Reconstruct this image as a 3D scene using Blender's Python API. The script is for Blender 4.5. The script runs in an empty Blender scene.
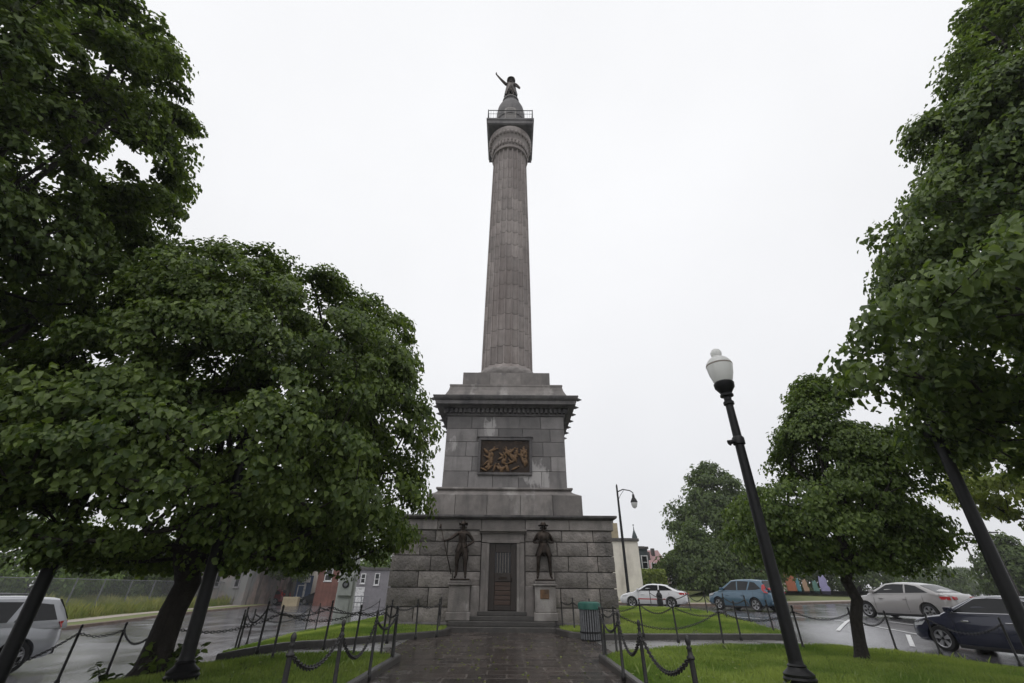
import bpy, bmesh, math, random
import numpy as np
from mathutils import Vector, Matrix, noise
R = math.radians
C = bpy.context.scene.collection
rng = np.random.default_rng(7)
random.seed(7)

# ---------------------------------------------------------------- camera, sky, sun, exposure
F, TH, RO, EYE = 427.0, R(29.94), R(0.46), 1.42
cam = bpy.data.cameras.new('camera'); cam.sensor_width = 36; cam.lens = 36 * F / 1024
cam.clip_start = .05; cam.clip_end = 3000
camo = bpy.data.objects.new('camera', cam); C.objects.link(camo)
ROT = Matrix.Rotation(math.pi / 2 + TH, 3, 'X') @ Matrix.Rotation(RO, 3, 'Z')
camo.matrix_world = Matrix.Translation((0, 0, EYE)) @ ROT.to_4x4()
bpy.context.scene.camera = camo
sc = bpy.context.scene
sc.view_settings.view_transform = 'Standard'; sc.view_settings.look = 'None'
sc.view_settings.exposure = 0.2; sc.view_settings.gamma = 1
sc.cycles.max_bounces = 6; sc.cycles.transparent_max_bounces = 12
sc.cycles.volume_bounces = 1

SUN_EL, SUN_AZ = R(58), R(200)
w = bpy.data.worlds.new('World'); sc.world = w; w.use_nodes = True
nt = w.node_tree; nt.nodes.clear(); N = nt.nodes.new; LK = nt.links.new
out = N('ShaderNodeOutputWorld'); bg = N('ShaderNodeBackground'); bg.inputs[1].default_value = .1
sky = N('ShaderNodeTexSky'); sky.sky_type = 'NISHITA'; sky.sun_disc = False
sky.sun_elevation = SUN_EL; sky.sun_rotation = SUN_AZ
tc = N('ShaderNodeTexCoord'); sp = N('ShaderNodeSeparateXYZ'); LK(tc.outputs['Generated'], sp.inputs[0])
rp = N('ShaderNodeValToRGB'); LK(sp.outputs[2], rp.inputs[0])
rp.color_ramp.elements[0].position = 0.0; rp.color_ramp.elements[0].color = (.72, .725, .75, 1)
rp.color_ramp.elements[1].position = .75; rp.color_ramp.elements[1].color = (.9, .905, .92, 1)
cl = N('ShaderNodeTexNoise'); cl.inputs['Scale'].default_value = 1.6; cl.inputs['Detail'].default_value = 4
LK(tc.outputs['Generated'], cl.inputs['Vector'])
mr = N('ShaderNodeMapRange'); mr.inputs[1].default_value = .3; mr.inputs[2].default_value = .7
mr.inputs[3].default_value = 9.4; mr.inputs[4].default_value = 10.2; LK(cl.outputs[0], mr.inputs[0])
vm = N('ShaderNodeVectorMath'); vm.operation = 'SCALE'; LK(rp.outputs[0], vm.inputs[0]); LK(mr.outputs[0], vm.inputs['Scale'])
mx = N('ShaderNodeMixRGB'); mx.inputs[0].default_value = .04; LK(vm.outputs[0], mx.inputs[1]); LK(sky.outputs[0], mx.inputs[2])
LK(mx.outputs[0], bg.inputs[0]); LK(bg.outputs[0], out.inputs[0])

sun = bpy.data.lights.new('sun', 'SUN'); sun.energy = .5; sun.angle = R(40); sun.color = (1, .97, .93)
suno = bpy.data.objects.new('sun', sun); C.objects.link(suno)
sd = Vector((math.sin(SUN_AZ) * math.cos(SUN_EL), math.cos(SUN_AZ) * math.cos(SUN_EL), math.sin(SUN_EL)))
suno.rotation_euler = sd.to_track_quat('Z', 'Y').to_euler()

# ---------------------------------------------------------------- measuring helpers
def ray(u, v):
    return ROT @ Vector(((u - 512) / F, -(v - 341.5) / F, -1))
def at(u, v, y):
    d = ray(u, v); return Vector((0, 0, EYE)) + d * (y / d.y)
def sstep(x, a, b):
    t = min(1, max(0, (x - a) / (b - a))); return t * t * (3 - 2 * t)
def g(x, y):
    """height of the terrain"""
    left = -.36 * sstep(-x, 5.4, 8.6) - .34 * sstep(-x, 9, 14)
    k = sstep(x, 8.5, 12)
    right = k * (-.17 + .45 * sstep(y, 15, 23)) + (1 - k) * .2 * sstep(x, 3, 8) * sstep(y, 16, 26)
    return left + right
def gnd(u, v, dz=0):
    """point of the terrain seen in direction u, v"""
    d = ray(u, v); z = 0.
    for _ in range(40):
        t = (z - EYE) / d.z; p = Vector((0, 0, EYE)) + d * t; z = .6 * z + .4 * (g(p.x, p.y) + dz)
    return p

# ---------------------------------------------------------------- materials
def mat(name, col, rough=.7, var=.0, vscale=3., col2=None, bump=0., bscale=20., attr=0., metal=0., spec=.5, rvar=0., emit=None,
        trans=0., coat=0., detail=6., stretch=None, ramp=None, sheen=0.):
    """principled material: base colour broken up by noise (var / col2) and by a per-piece attribute (attr)"""
    m = bpy.data.materials.new(name); m.use_nodes = True; t = m.node_tree; n = t.nodes; L = t.links.new
    b = n['Principled BSDF']; b.inputs['Roughness'].default_value = rough; b.inputs['Metallic'].default_value = metal
    b.inputs['Specular IOR Level'].default_value = spec; b.inputs['Coat Weight'].default_value = coat
    b.inputs['Coat Roughness'].default_value = .05
    if trans: b.inputs['Transmission Weight'].default_value = trans
    if emit: b.inputs['Emission Color'].default_value = (*emit[0], 1); b.inputs['Emission Strength'].default_value = emit[1]
    b.inputs['Base Color'].default_value = (*col, 1)
    co = n.new('ShaderNodeTexCoord'); src = co.outputs['Object']
    if stretch:
        mp = n.new('ShaderNodeMapping'); mp.inputs['Scale'].default_value = stretch; L(src, mp.inputs[0]); srcs = mp.outputs[0]
    else: srcs = src
    c = None
    if var or col2:
        nz = n.new('ShaderNodeTexNoise'); nz.inputs['Scale'].default_value = vscale; nz.inputs['Detail'].default_value = detail
        nz.inputs['Roughness'].default_value = .62; L(srcs, nz.inputs['Vector'])
        r = n.new('ShaderNodeValToRGB'); L(nz.outputs[0], r.inputs[0])
        a, z = ramp or (.3, .7)
        r.color_ramp.elements[0].position = a; r.color_ramp.elements[1].position = z
        c2 = col2 or tuple(x * (1 + var) for x in col); c1 = col if col2 else tuple(x * (1 - var) for x in col)
        r.color_ramp.elements[0].color = (*c1, 1); r.color_ramp.elements[1].color = (*c2, 1); c = r.outputs[0]
        if rvar:
            q = n.new('ShaderNodeMapRange'); q.inputs[1].default_value = .3; q.inputs[2].default_value = .7
            q.inputs[3].default_value = max(.02, rough - rvar); q.inputs[4].default_value = min(1, rough + rvar)
            L(nz.outputs[0], q.inputs[0]); L(q.outputs[0], b.inputs['Roughness'])
    if attr:
        at_ = n.new('ShaderNodeAttribute'); at_.attribute_name = 'bc'
        q = n.new('ShaderNodeMapRange'); q.clamp = False; q.inputs[3].default_value = 1 - attr; q.inputs[4].default_value = 1 + attr
        L(at_.outputs['Fac'], q.inputs[0])
        v = n.new('ShaderNodeVectorMath'); v.operation = 'SCALE'
        if c: L(c, v.inputs[0])
        else: v.inputs[0].default_value = col
        L(q.outputs[0], v.inputs['Scale']); c = v.outputs[0]
    if c: L(c, b.inputs['Base Color'])
    if bump:
        nb = n.new('ShaderNodeTexNoise'); nb.inputs['Scale'].default_value = bscale; nb.inputs['Detail'].default_value = 8; L(src, nb.inputs['Vector'])
        bp = n.new('ShaderNodeBump'); bp.inputs['Strength'].default_value = bump; bp.inputs['Distance'].default_value = .05
        L(nb.outputs[0], bp.inputs['Height']); L(bp.outputs[0], b.inputs['Normal'])
    return m

def stain(m, col, scale, lo, hi, stretch=(1, 1, .35), offset=(0, 0, 0)):
    """mix a second colour over the base colour in streaky patches"""
    t = m.node_tree; n = t.nodes; L = t.links.new; b = n['Principled BSDF']
    co = n.new('ShaderNodeTexCoord'); mp = n.new('ShaderNodeMapping'); mp.inputs['Scale'].default_value = stretch
    mp.inputs['Location'].default_value = offset
    L(co.outputs['Object'], mp.inputs[0]); nz = n.new('ShaderNodeTexNoise'); nz.inputs['Scale'].default_value = scale
    nz.inputs['Detail'].default_value = 9; nz.inputs['Roughness'].default_value = .6; L(mp.outputs[0], nz.inputs['Vector'])
    q = n.new('ShaderNodeMapRange'); q.inputs[1].default_value = lo; q.inputs[2].default_value = hi; L(nz.outputs[0], q.inputs[0])
    x = n.new('ShaderNodeMixRGB'); x.inputs[2].default_value = (*col, 1); L(q.outputs[0], x.inputs[0])
    lk = b.inputs['Base Color'].links
    if lk: L(lk[0].from_socket, x.inputs[1])
    else: x.inputs[1].default_value = b.inputs['Base Color'].default_value
    L(x.outputs[0], b.inputs['Base Color']); return m

def leafmat(name, col, col2, rough=.42):
    m = bpy.data.materials.new(name); m.use_nodes = True; t = m.node_tree; n = t.nodes; L = t.links.new
    b = n['Principled BSDF']; b.inputs['Roughness'].default_value = rough; b.inputs['Specular IOR Level'].default_value = .3
    a = n.new('ShaderNodeAttribute'); a.attribute_name = 'bc'
    r = n.new('ShaderNodeValToRGB'); L(a.outputs['Fac'], r.inputs[0])
    r.color_ramp.elements[0].color = (*col, 1); r.color_ramp.elements[1].color = (*col2, 1)
    L(r.outputs[0], b.inputs['Base Color'])
    tr = n.new('ShaderNodeBsdfTranslucent'); sc_ = n.new('ShaderNodeVectorMath'); sc_.operation = 'MULTIPLY'
    sc_.inputs[1].default_value = (1.5, 1.55, .7); L(r.outputs[0], sc_.inputs[0]); L(sc_.outputs[0], tr.inputs[0])
    x = n.new('ShaderNodeMixShader'); x.inputs[0].default_value = .36
    L(b.outputs[0], x.inputs[1]); L(tr.outputs[0], x.inputs[2]); L(x.outputs[0], n['Material Output'].inputs[0]); return m

M = {}
M['granite'] = stain(stain(mat('granite', (.2, .182, .172), .72, .22, 2.2, bump=.4, bscale=30, attr=.42), (.1, .094, .092), 1.3, .52, .7, (1, 1, .3)), (.34, .32, .305), .8, .57, .66, (1, 1, .6), (7, 3, 1))
M['rock_granite'] = stain(stain(mat('rock_granite', (.215, .195, .182), .78, .24, 3, bump=.9, bscale=11, attr=.36), (.11, .1, .096), 1.0, .5, .7, (1, 1, .4)), (.32, .285, .265), .6, .57, .66, (1, 1, 1), (2, 5, 0))
M['ashlar'] = stain(stain(mat('ashlar', (.2, .187, .185), .68, .2, 2, bump=.3, bscale=34, attr=.42), (.4, .38, .375), .8, .585, .63, (1, 1, .5), (3.3, 0, 4.1)), (.1, .095, .097), 1.6, .55, .72, (1, 1, .12))
M['column_stone'] = stain(mat('column_stone', (.26, .228, .215), .7, .18, 1.4, bump=.3, bscale=28, attr=.22), (.17, .14, .13), .9, .48, .7, (1, 1, .12))
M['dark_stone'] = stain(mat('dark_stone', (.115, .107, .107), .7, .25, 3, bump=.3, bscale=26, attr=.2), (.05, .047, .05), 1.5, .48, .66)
M['mortar'] = mat('mortar', (.06, .055, .052), .9, .3, 6)
M['bronze'] = mat('bronze', (.04, .03, .024), .4, .35, 6, metal=.75, bump=.15, bscale=30)
M['bronze_gold'] = mat('bronze_gold', (.09, .06, .04), .45, col2=(.3, .16, .075), vscale=3.2, metal=.45, bump=.3, bscale=30)
M['bronze_relief'] = leafmat('bronze_relief', (.05, .034, .026), (.26, .16, .085), .5)
M['door_wood'] = mat('door_wood', (.06, .035, .025), .45, .3, 6, stretch=(1, 1, 8), bump=.1)
M['door_dark'] = mat('door_dark', (.026, .018, .014), .4, .2, 8)
M['glass_dark'] = mat('glass_dark', (.012, .013, .015), .07, spec=.35)
M['iron'] = mat('iron', (.008, .008, .009), .42, .3, 12, spec=.28, bump=.12, bscale=60)
M['iron_worn'] = mat('iron_worn', (.022, .021, .021), .5, .45, 30, bump=.2, bscale=80)
M['globe'] = mat('globe', (.86, .86, .84), .25, .05, 5, coat=.3)
_t = M['globe'].node_tree; _x = _t.nodes.new('ShaderNodeMixShader'); _x.inputs[0].default_value = .5; _r = _t.nodes.new('ShaderNodeBsdfTranslucent'); _r.inputs[0].default_value = (.93, .93, .92, 1)
_t.links.new(_t.nodes['Principled BSDF'].outputs[0], _x.inputs[1]); _t.links.new(_r.outputs[0], _x.inputs[2]); _t.links.new(_x.outputs[0], _t.nodes['Material Output'].inputs[0])
M['paver'] = None
M['kerb'] = stain(mat('kerb', (.07, .065, .06), .45, .3, 5, bump=.3, bscale=30), (.05, .047, .045), 2., .45, .65, (1, 1, 1))
M['kerb_pale'] = mat('kerb_pale', (.24, .21, .185), .6, .25, 4, bump=.2)
M['kerb_brown'] = mat('kerb_brown', (.14, .1, .075), .7, .3, 2, bump=.2)
M['soil_grass'] = mat('soil_grass', (.05, .075, .018), .9, col2=(.085, .085, .03), vscale=5, bump=.6, bscale=50)
M['far_grass'] = mat('far_grass', (.1, .14, .035), .9, col2=(.17, .17, .06), vscale=1.2, bump=.6, bscale=9)
M['far_ground'] = mat('far_ground', (.06, .085, .03), .95, .3, .2)
M['sidewalk'] = mat('sidewalk', (.35, .3, .26), .5, .15, 2, rvar=.2)
M['white_line'] = stain(mat('white_line', (.7, .7, .7), .35, .1, 6), (.3, .3, .31), 5, .5, .7, (1, 1, 1))
M['grass'] = leafmat('grass', (.13, .215, .045), (.4, .47, .14), .5)
M['weed'] = leafmat('weed', (.08, .15, .04), (.3, .36, .14), .5)
M['tall_grass'] = leafmat('tall_grass', (.11, .16, .04), (.3, .29, .12), .6)
M['leaf_maple'] = leafmat('leaf_maple', (.034, .064, .014), (.175, .235, .06))
M['leaf_near'] = leafmat('leaf_near', (.032, .06, .014), (.16, .215, .06))
M['leaf_linden'] = leafmat('leaf_linden', (.036, .068, .017), (.19, .255, .072))
M['leaf_young'] = leafmat('leaf_young', (.042, .078, .02), (.195, .265, .072))
M['leaf_far'] = leafmat('leaf_far', (.044, .075, .022), (.125, .175, .05))
M['leaf_bright'] = leafmat('leaf_bright', (.06, .11, .02), (.16, .23, .05))
M['leaf_yellow'] = leafmat('leaf_yellow', (.12, .17, .03), (.26, .3, .07))
M['bark'] = mat('bark', (.026, .021, .018), .85, .4, 5, stretch=(3, 3, .6), bump=.8, bscale=24)
M['tyre'] = mat('tyre', (.012, .012, .013), .7)
M['rim'] = mat('rim', (.5, .5, .52), .3, metal=.7)
M['chrome'] = mat('chrome', (.6, .6, .62), .15, metal=1)
M['red_lens'] = mat('red_lens', (.5, .02, .025), .15, coat=.5)
M['head_lens'] = mat('head_lens', (.65, .66, .68), .1, coat=.6)
M['black_trim'] = mat('black_trim', (.014, .014, .015), .5)
M['plate'] = mat('plate', (.6, .55, .3), .4)
for k, c in dict(white=(.72, .72, .74), blue=(.075, .145, .21), silver=(.38, .365, .36), navy=(.012, .016, .04), pale=(.42, .43, .46), maroon=(.16, .02, .025), charcoal=(.04, .045, .05)).items():
    M['paint_' + k] = mat('paint_' + k, c, .22, .04, 3, coat=.7, metal=.0 if k == 'white' else .15)

def paver_mat(name, scale, c1, c2, mortar, rough, rv, tint=None):
    m = bpy.data.materials.new(name); m.use_nodes = True; t = m.node_tree; n = t.nodes; L = t.links.new; b = n['Principled BSDF']
    co = n.new('ShaderNodeTexCoord'); br = n.new('ShaderNodeTexBrick'); br.inputs['Scale'].default_value = scale
    br.inputs['Color1'].default_value = (*c1, 1); br.inputs['Color2'].default_value = (*c2, 1); br.inputs['Mortar'].default_value = (*mortar, 1)
    br.inputs['Mortar Size'].default_value = .016; br.inputs['Brick Width'].default_value = .75; br.inputs['Row Height'].default_value = .42
    br.inputs['Bias'].default_value = -.1
    wob = n.new('ShaderNodeTexNoise'); wob.inputs['Scale'].default_value = 1.3; L(co.outputs['Object'], wob.inputs['Vector'])
    wv = n.new('ShaderNodeVectorMath'); wv.operation = 'MULTIPLY_ADD'; wv.inputs[1].default_value = (.09, .09, 0)
    L(wob.outputs['Color'], wv.inputs[0]); L(co.outputs['Object'], wv.inputs[2]); L(wv.outputs[0], br.inputs['Vector'])
    nz = n.new('ShaderNodeTexNoise'); nz.inputs['Scale'].default_value = 1.1; nz.inputs['Detail'].default_value = 8; nz.inputs['Roughness'].default_value = .65
    L(co.outputs['Object'], nz.inputs['Vector'])
    x = n.new('ShaderNodeMixRGB'); x.blend_type = 'MULTIPLY'; x.inputs[0].default_value = .85
    r = n.new('ShaderNodeValToRGB'); r.color_ramp.elements[0].position = .3; r.color_ramp.elements[1].position = .7
    r.color_ramp.elements[0].color = (.55, .5, .48, 1); r.color_ramp.elements[1].color = (1.25, 1.2, 1.15, 1)
    L(nz.outputs[0], r.inputs[0]); L(br.outputs[0], x.inputs[1]); L(r.outputs[0], x.inputs[2]); L(x.outputs[0], b.inputs['Base Color'])
    q = n.new('ShaderNodeMapRange'); q.inputs[1].default_value = .35; q.inputs[2].default_value = .65
    q.inputs[3].default_value = rough - rv; q.inputs[4].default_value = rough + rv
    L(nz.outputs[0], q.inputs[0]); L(q.outputs[0], b.inputs['Roughness'])
    ad = n.new('ShaderNodeMath'); ad.operation = 'MULTIPLY_ADD'; ad.inputs[1].default_value = -.8
    n2 = n.new('ShaderNodeTexNoise'); n2.inputs['Scale'].default_value = 9; n2.inputs['Detail'].default_value = 6; L(co.outputs['Object'], n2.inputs['Vector'])
    L(br.outputs['Fac'], ad.inputs[0]); L(n2.outputs[0], ad.inputs[2])
    bp = n.new('ShaderNodeBump'); bp.inputs['Strength'].default_value = .5; bp.inputs['Distance'].default_value = .02
    L(ad.outputs[0], bp.inputs['Height']); L(bp.outputs[0], b.inputs['Normal']); return m
M['paver'] = paver_mat('paver', 1.0, (.036, .031, .029), (.085, .07, .063), (.17, .155, .145), .22, .12)
M['brick'] = paver_mat('brick', 4, (.17, .075, .06), (.22, .1, .08), (.22, .17, .15), .8, .05)

def asphalt_mat():
    m = mat('wet_asphalt', (.095, .093, .102), .17, .2, .5, rvar=.12, bump=.07, bscale=60, detail=9, spec=.7)
    stain(m, (.045, .045, .049), .35, .52, .62, (1, .35, 1)); stain(m, (.14, .137, .142), .25, .55, .66, (.4, 1, 1), (4, 9, 0)); return m
M['asphalt'] = asphalt_mat()
M['concrete_wet'] = mat('concrete_wet', (.16, .155, .15), .3, .25, 1.2, rvar=.15, bump=.12, bscale=30)

def mesh_wire_mat():
    m = bpy.data.materials.new('chain_link'); m.use_nodes = True; t = m.node_tree; n = t.nodes; L = t.links.new
    b = n['Principled BSDF']; b.inputs['Base Color'].default_value = (.22, .23, .24, 1); b.inputs['Metallic'].default_value = .3; b.inputs['Roughness'].default_value = .5
    co = n.new('ShaderNodeTexCoord'); ms = []
    for a in (45, -45):
        mp = n.new('ShaderNodeMapping'); mp.inputs['Rotation'].default_value = (0, R(a), 0); L(co.outputs['Object'], mp.inputs[0])
        wv = n.new('ShaderNodeTexWave'); wv.inputs['Scale'].default_value = 4.4; wv.bands_direction = 'X'; L(mp.outputs[0], wv.inputs['Vector'])
        gt = n.new('ShaderNodeMath'); gt.operation = 'GREATER_THAN'; gt.inputs[1].default_value = .95; L(wv.outputs['Fac'], gt.inputs[0]); ms.append(gt)
    mxm = n.new('ShaderNodeMath'); mxm.operation = 'MAXIMUM'; L(ms[0].outputs[0], mxm.inputs[0]); L(ms[1].outputs[0], mxm.inputs[1])
    L(mxm.outputs[0], b.inputs['Alpha']); return m
M['chain_link'] = mesh_wire_mat()

# ---------------------------------------------------------------- object helpers
def tag(o, label=None, cat=None, group=None, kind=None):
    if label: o['label'] = label
    if cat: o['category'] = cat
    if group: o['group'] = group
    if kind: o['kind'] = kind
    return o
def thing(name, label, cat, loc=(0, 0, 0), rz=0., group=None):
    o = bpy.data.objects.new(name, None); C.objects.link(o); o.location = loc; o.rotation_euler = (0, 0, rz)
    o.empty_display_size = .3; return tag(o, label, cat, group)
def link(name, me, m, parent=None, smooth=False, loc=None):
    for mm in (m if isinstance(m, (list, tuple)) else [m]): me.materials.append(mm)
    o = bpy.data.objects.new(name, me); C.objects.link(o)
    if parent: o.parent = parent
    if loc: o.location = loc
    if smooth:
        me.polygons.foreach_set('use_smooth', [True] * len(me.polygons))
        if smooth is not True: me.set_sharp_from_angle(angle=R(smooth))
    return o
def copy_tree(o, parent=None):
    c = o.copy(); C.objects.link(c)
    if parent: c.parent = parent
    for ch in list(o.children): copy_tree(ch, c)
    return c

class MB:
    """collects shapes; build() links them as one mesh object"""
    def __init__(s): s.v = []; s.f = []; s.a = []
    def add(s, v, f, a=.5):
        k = len(s.v); s.v += [tuple(p) for p in v]; s.f += [tuple(i + k for i in q) for q in f]; s.a += [a] * len(f); return s
    def box(s, x0, x1, y0, y1, z0, z1, ch=0., a=.5):
        if ch <= 0:
            v = [(x, y, z) for z in (z0, z1) for y in (y0, y1) for x in (x0, x1)]
            return s.add(v, [(0, 2, 3, 1), (4, 5, 7, 6), (0, 1, 5, 4), (2, 6, 7, 3), (0, 4, 6, 2), (1, 3, 7, 5)], a)
        bm = bmesh.new(); bmesh.ops.create_cube(bm, size=1)
        for q in bm.verts: q.co = ((x0 + x1) / 2 + q.co.x * (x1 - x0), (y0 + y1) / 2 + q.co.y * (y1 - y0), (z0 + z1) / 2 + q.co.z * (z1 - z0))
        bmesh.ops.bevel(bm, geom=bm.edges[:], offset=ch, segments=1 if ch < .03 else 2, affect='EDGES', profile=.6)
        return s.bm(bm, a)
    def bm(s, bm, a=.5):
        bm.verts.index_update(); s.add([q.co[:] for q in bm.verts], [[q.index for q in f.verts] for f in bm.faces], a); bm.free(); return s
    def lathe(s, prof, n=24, c=(0, 0, 0), cap=True, a=.5):
        v = []; f = []
        for r, z in prof:
            for i in range(n):
                t = 2 * math.pi * i / n; v.append((c[0] + r * math.cos(t), c[1] + r * math.sin(t), c[2] + z))
        for k in range(len(prof) - 1):
            for i in range(n):
                j = (i + 1) % n; f.append((k * n + i, k * n + j, (k + 1) * n + j, (k + 1) * n + i))
        if cap: f.append(tuple(range(n))[::-1]); f.append(tuple((len(prof) - 1) * n + i for i in range(n)))
        return s.add(v, f, a)
    def square(s, prof, c=(0, 0), cap=True, a=.5):
        """stacked square sections [(half, z)] - plinths and mouldings"""
        v = []; f = []
        for h, z in prof: v += [(c[0] - h, c[1] - h, z), (c[0] + h, c[1] - h, z), (c[0] + h, c[1] + h, z), (c[0] - h, c[1] + h, z)]
        for k in range(len(prof) - 1):
            for i in range(4): j = (i + 1) % 4; f.append((k * 4 + i, k * 4 + j, k * 4 + 4 + j, k * 4 + 4 + i))
        if cap: f.append((3, 2, 1, 0)); e = (len(prof) - 1) * 4; f.append((e, e + 1, e + 2, e + 3))
        return s.add(v, f, a)
    def tube(s, pts, rad, n=8, cap=True, a=.5):
        pts = [Vector(p) for p in pts]; rad = rad if hasattr(rad, '__len__') else [rad] * len(pts); v = []; f = []
        up = None
        for i, p in enumerate(pts):
            d = (pts[min(i + 1, len(pts) - 1)] - pts[max(i - 1, 0)]).normalized()
            if up is None: up = d.orthogonal().normalized()
            up = (up - d * up.dot(d)).normalized(); q = d.cross(up)
            for k in range(n): t = 2 * math.pi * k / n; v.append(p + (up * math.cos(t) + q * math.sin(t)) * rad[i])
        for i in range(len(pts) - 1):
            for k in range(n): j = (k + 1) % n; f.append((i * n + k, i * n + j, (i + 1) * n + j, (i + 1) * n + k))
        if cap: f.append(tuple(range(n))[::-1]); f.append(tuple((len(pts) - 1) * n + i for i in range(n)))
        return s.add(v, f, a)
    def prism(s, poly, axis, d0, d1, a=.5):
        """polygon in the plane across axis, pushed from d0 to d1"""
        def P(p, d): return (p[0], d, p[1]) if axis == 'y' else ((d, p[0], p[1]) if axis == 'x' else (p[0], p[1], d))
        n = len(poly); v = [P(p, d0) for p in poly] + [P(p, d1) for p in poly]
        return s.add(v, [tuple(range(n)), tuple(range(2 * n - 1, n - 1, -1))] + [(i, (i + 1) % n, n + (i + 1) % n, n + i) for i in range(n)], a)
    def ball(s, c, r, seg=10, sz=1., a=.5):
        k = 6; return s.lathe([(max(1e-4, r * math.sin(math.pi * i / k)), -r * sz * math.cos(math.pi * i / k)) for i in range(k + 1)], seg, c, False, a)
    def mesh(s, name, fix=True):
        me = bpy.data.meshes.new(name); me.from_pydata(s.v, [], s.f)
        at_ = me.attributes.new('bc', 'FLOAT', 'FACE'); at_.data.foreach_set('value', s.a)
        if fix:
            bm = bmesh.new(); bm.from_mesh(me); bmesh.ops.recalc_face_normals(bm, faces=bm.faces); bm.to_mesh(me); bm.free()
        me.update(); return me
    def build(s, name, m, parent=None, smooth=False, loc=None): return link(name, s.mesh(name), m, parent, smooth, loc)

ORD = ['first', 'second', 'third', 'fourth', 'fifth', 'sixth', 'seventh', 'eighth', 'ninth', 'tenth']

# ---------------------------------------------------------------- ground, road, paths
def sheet(name, xs, ys, m, dz, fn=g, kind='structure'):
    v = [(x, y, fn(x, y) + dz) for y in ys for x in xs]; nx = len(xs)
    f = [(j * nx + i, j * nx + i + 1, (j + 1) * nx + i + 1, (j + 1) * nx + i) for j in range(len(ys) - 1) for i in range(nx - 1)]
    me = bpy.data.meshes.new(name); me.from_pydata(v, [], f); o = link(name, me, m, smooth=True); return tag(o, kind=kind)
def poly_sheet(name, poly, m, dz, step=.6, fn=g, kind='structure', build=True):
    """polygon cut into a grid that follows the terrain"""
    xs = [p[0] for p in poly]; ys = [p[1] for p in poly]; bm = bmesh.new()
    bm.faces.new([bm.verts.new((p[0], p[1], 0)) for p in poly])
    for ax, lo, hi in ((0, min(xs), max(xs)), (1, min(ys), max(ys))):
        k = lo + step
        while k < hi:
            co = [0, 0, 0]; no = [0, 0, 0]; co[ax] = k; no[ax] = 1
            bmesh.ops.bisect_plane(bm, geom=bm.verts[:] + bm.edges[:] + bm.faces[:], plane_co=co, plane_no=no); k += step
    for q in bm.verts: q.co.z = fn(q.co.x, q.co.y) + dz
    bmesh.ops.recalc_face_normals(bm, faces=bm.faces)
    if sum(f.normal.z for f in bm.faces) < 0: bmesh.ops.reverse_faces(bm, faces=bm.faces)
    me = bpy.data.meshes.new(name); bm.to_mesh(me); bm.free()
    return tag(link(name, me, m), kind=kind)
def dense(p, step=.4, closed=False):
    o = []; q = list(p) + ([p[0]] if closed else [])
    for a, b in zip(q, q[1:]):
        n = max(1, int(math.dist(a[:2], b[:2]) / step))
        o += [(a[0] + (b[0] - a[0]) * i / n, a[1] + (b[1] - a[1]) * i / n) for i in range(n)]
    return o + [tuple(q[-1][:2])]
def kerb(name, line, wd, h, m, fn=g, base=-.05):
    """kerb stone swept along a line on the terrain"""
    p = dense(line); mb = MB(); v = []; f = []
    for i, a in enumerate(p):
        d = (Vector(p[min(i + 1, len(p) - 1)]) - Vector(p[max(i - 1, 0)])).normalized(); nn = Vector((-d.y, d.x)); z = fn(*a)
        for s, zz in ((-.5, base), (-.5, h - .025), (-.36, h), (.36, h), (.5, h - .025), (.5, base)):
            v.append((a[0] + nn.x * s * wd, a[1] + nn.y * s * wd, z + zz))
    for i in range(len(p) - 1):
        for k in range(5): f.append((i * 6 + k, i * 6 + k + 1, i * 6 + 7 + k, i * 6 + 6 + k))
    f += [tuple(range(6)), tuple(range(len(v) - 6, len(v)))[::-1]]
    return tag(mb.add(v, f).build(name, m), kind='structure')

far_x = [-300, -200, -120, -80, -50] + list(range(-30, 31, 6)) + [50, 80, 120, 200, 300]
sheet('ground', far_x, [-60, -20, -9, 0, 10, 20, 30, 40, 60, 80, 110, 150, 209, 220, 300], M['far_ground'], -.06, lambda x, y: g(x, y) - (1.3 if -85 < x < 205 and -9 < y < 205 else 0))
rx = [-90, -70, -50, -40, -30, -24, -20] + [-18 + .75 * i for i in range(48)] + [18, 21, 25, 30, 40, 55, 75, 100, 130, 170, 210]
ry = [-8, -4, 0, 3] + [4 + .75 * i for i in range(36)] + [32, 36, 42, 50, 60, 75, 95, 120, 160, 210]
sheet('road', rx, ry, M['asphalt'], 0.)

PATH = [(-2.42, -5), (2.05, -5), (2.05, 11.9), (2.6, 12.9), (5.9, 14.25), (8.3, 14.6), (9.2, 14.6), (9.0, 16.75), (3.0, 16.35), (2.0, 17.0), (1.7, 18.2), (1.72, 19.3), (-2.3, 19.3), (-2.2, 18.2), (-2.35, 17.0), (-4.0, 15.2), (-5.1, 13.7), (-6.6, 12.45), (-5.4, 11.55), (-3.6, 12.3), (-2.5, 11.8)]
poly_sheet('paved_path', [(-2.42, -5), (2.05, -5), (2.05, 11.9), (2.62, 12.9), (2.62, 16.4), (2.0, 17.0), (1.7, 18.2), (1.72, 19.3), (-2.3, 19.3), (-2.2, 18.2), (-2.35, 17.0), (-3.1, 16.2), (-3.1, 12.2), (-2.5, 11.8)], M['paver'], .006)
poly_sheet('side_path', [(2.63, 12.9), (5.9, 14.25), (8.3, 14.6), (9.3, 14.6), (9.1, 16.75), (3.0, 16.4), (2.63, 16.4)], M['concrete_wet'], .005)
poly_sheet('side_path', [(-3.11, 16.2), (-4.0, 15.2), (-5.1, 13.7), (-6.7, 12.5), (-5.4, 11.55), (-3.6, 12.3), (-3.11, 12.2)], M['concrete_wet'], .005)

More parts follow.
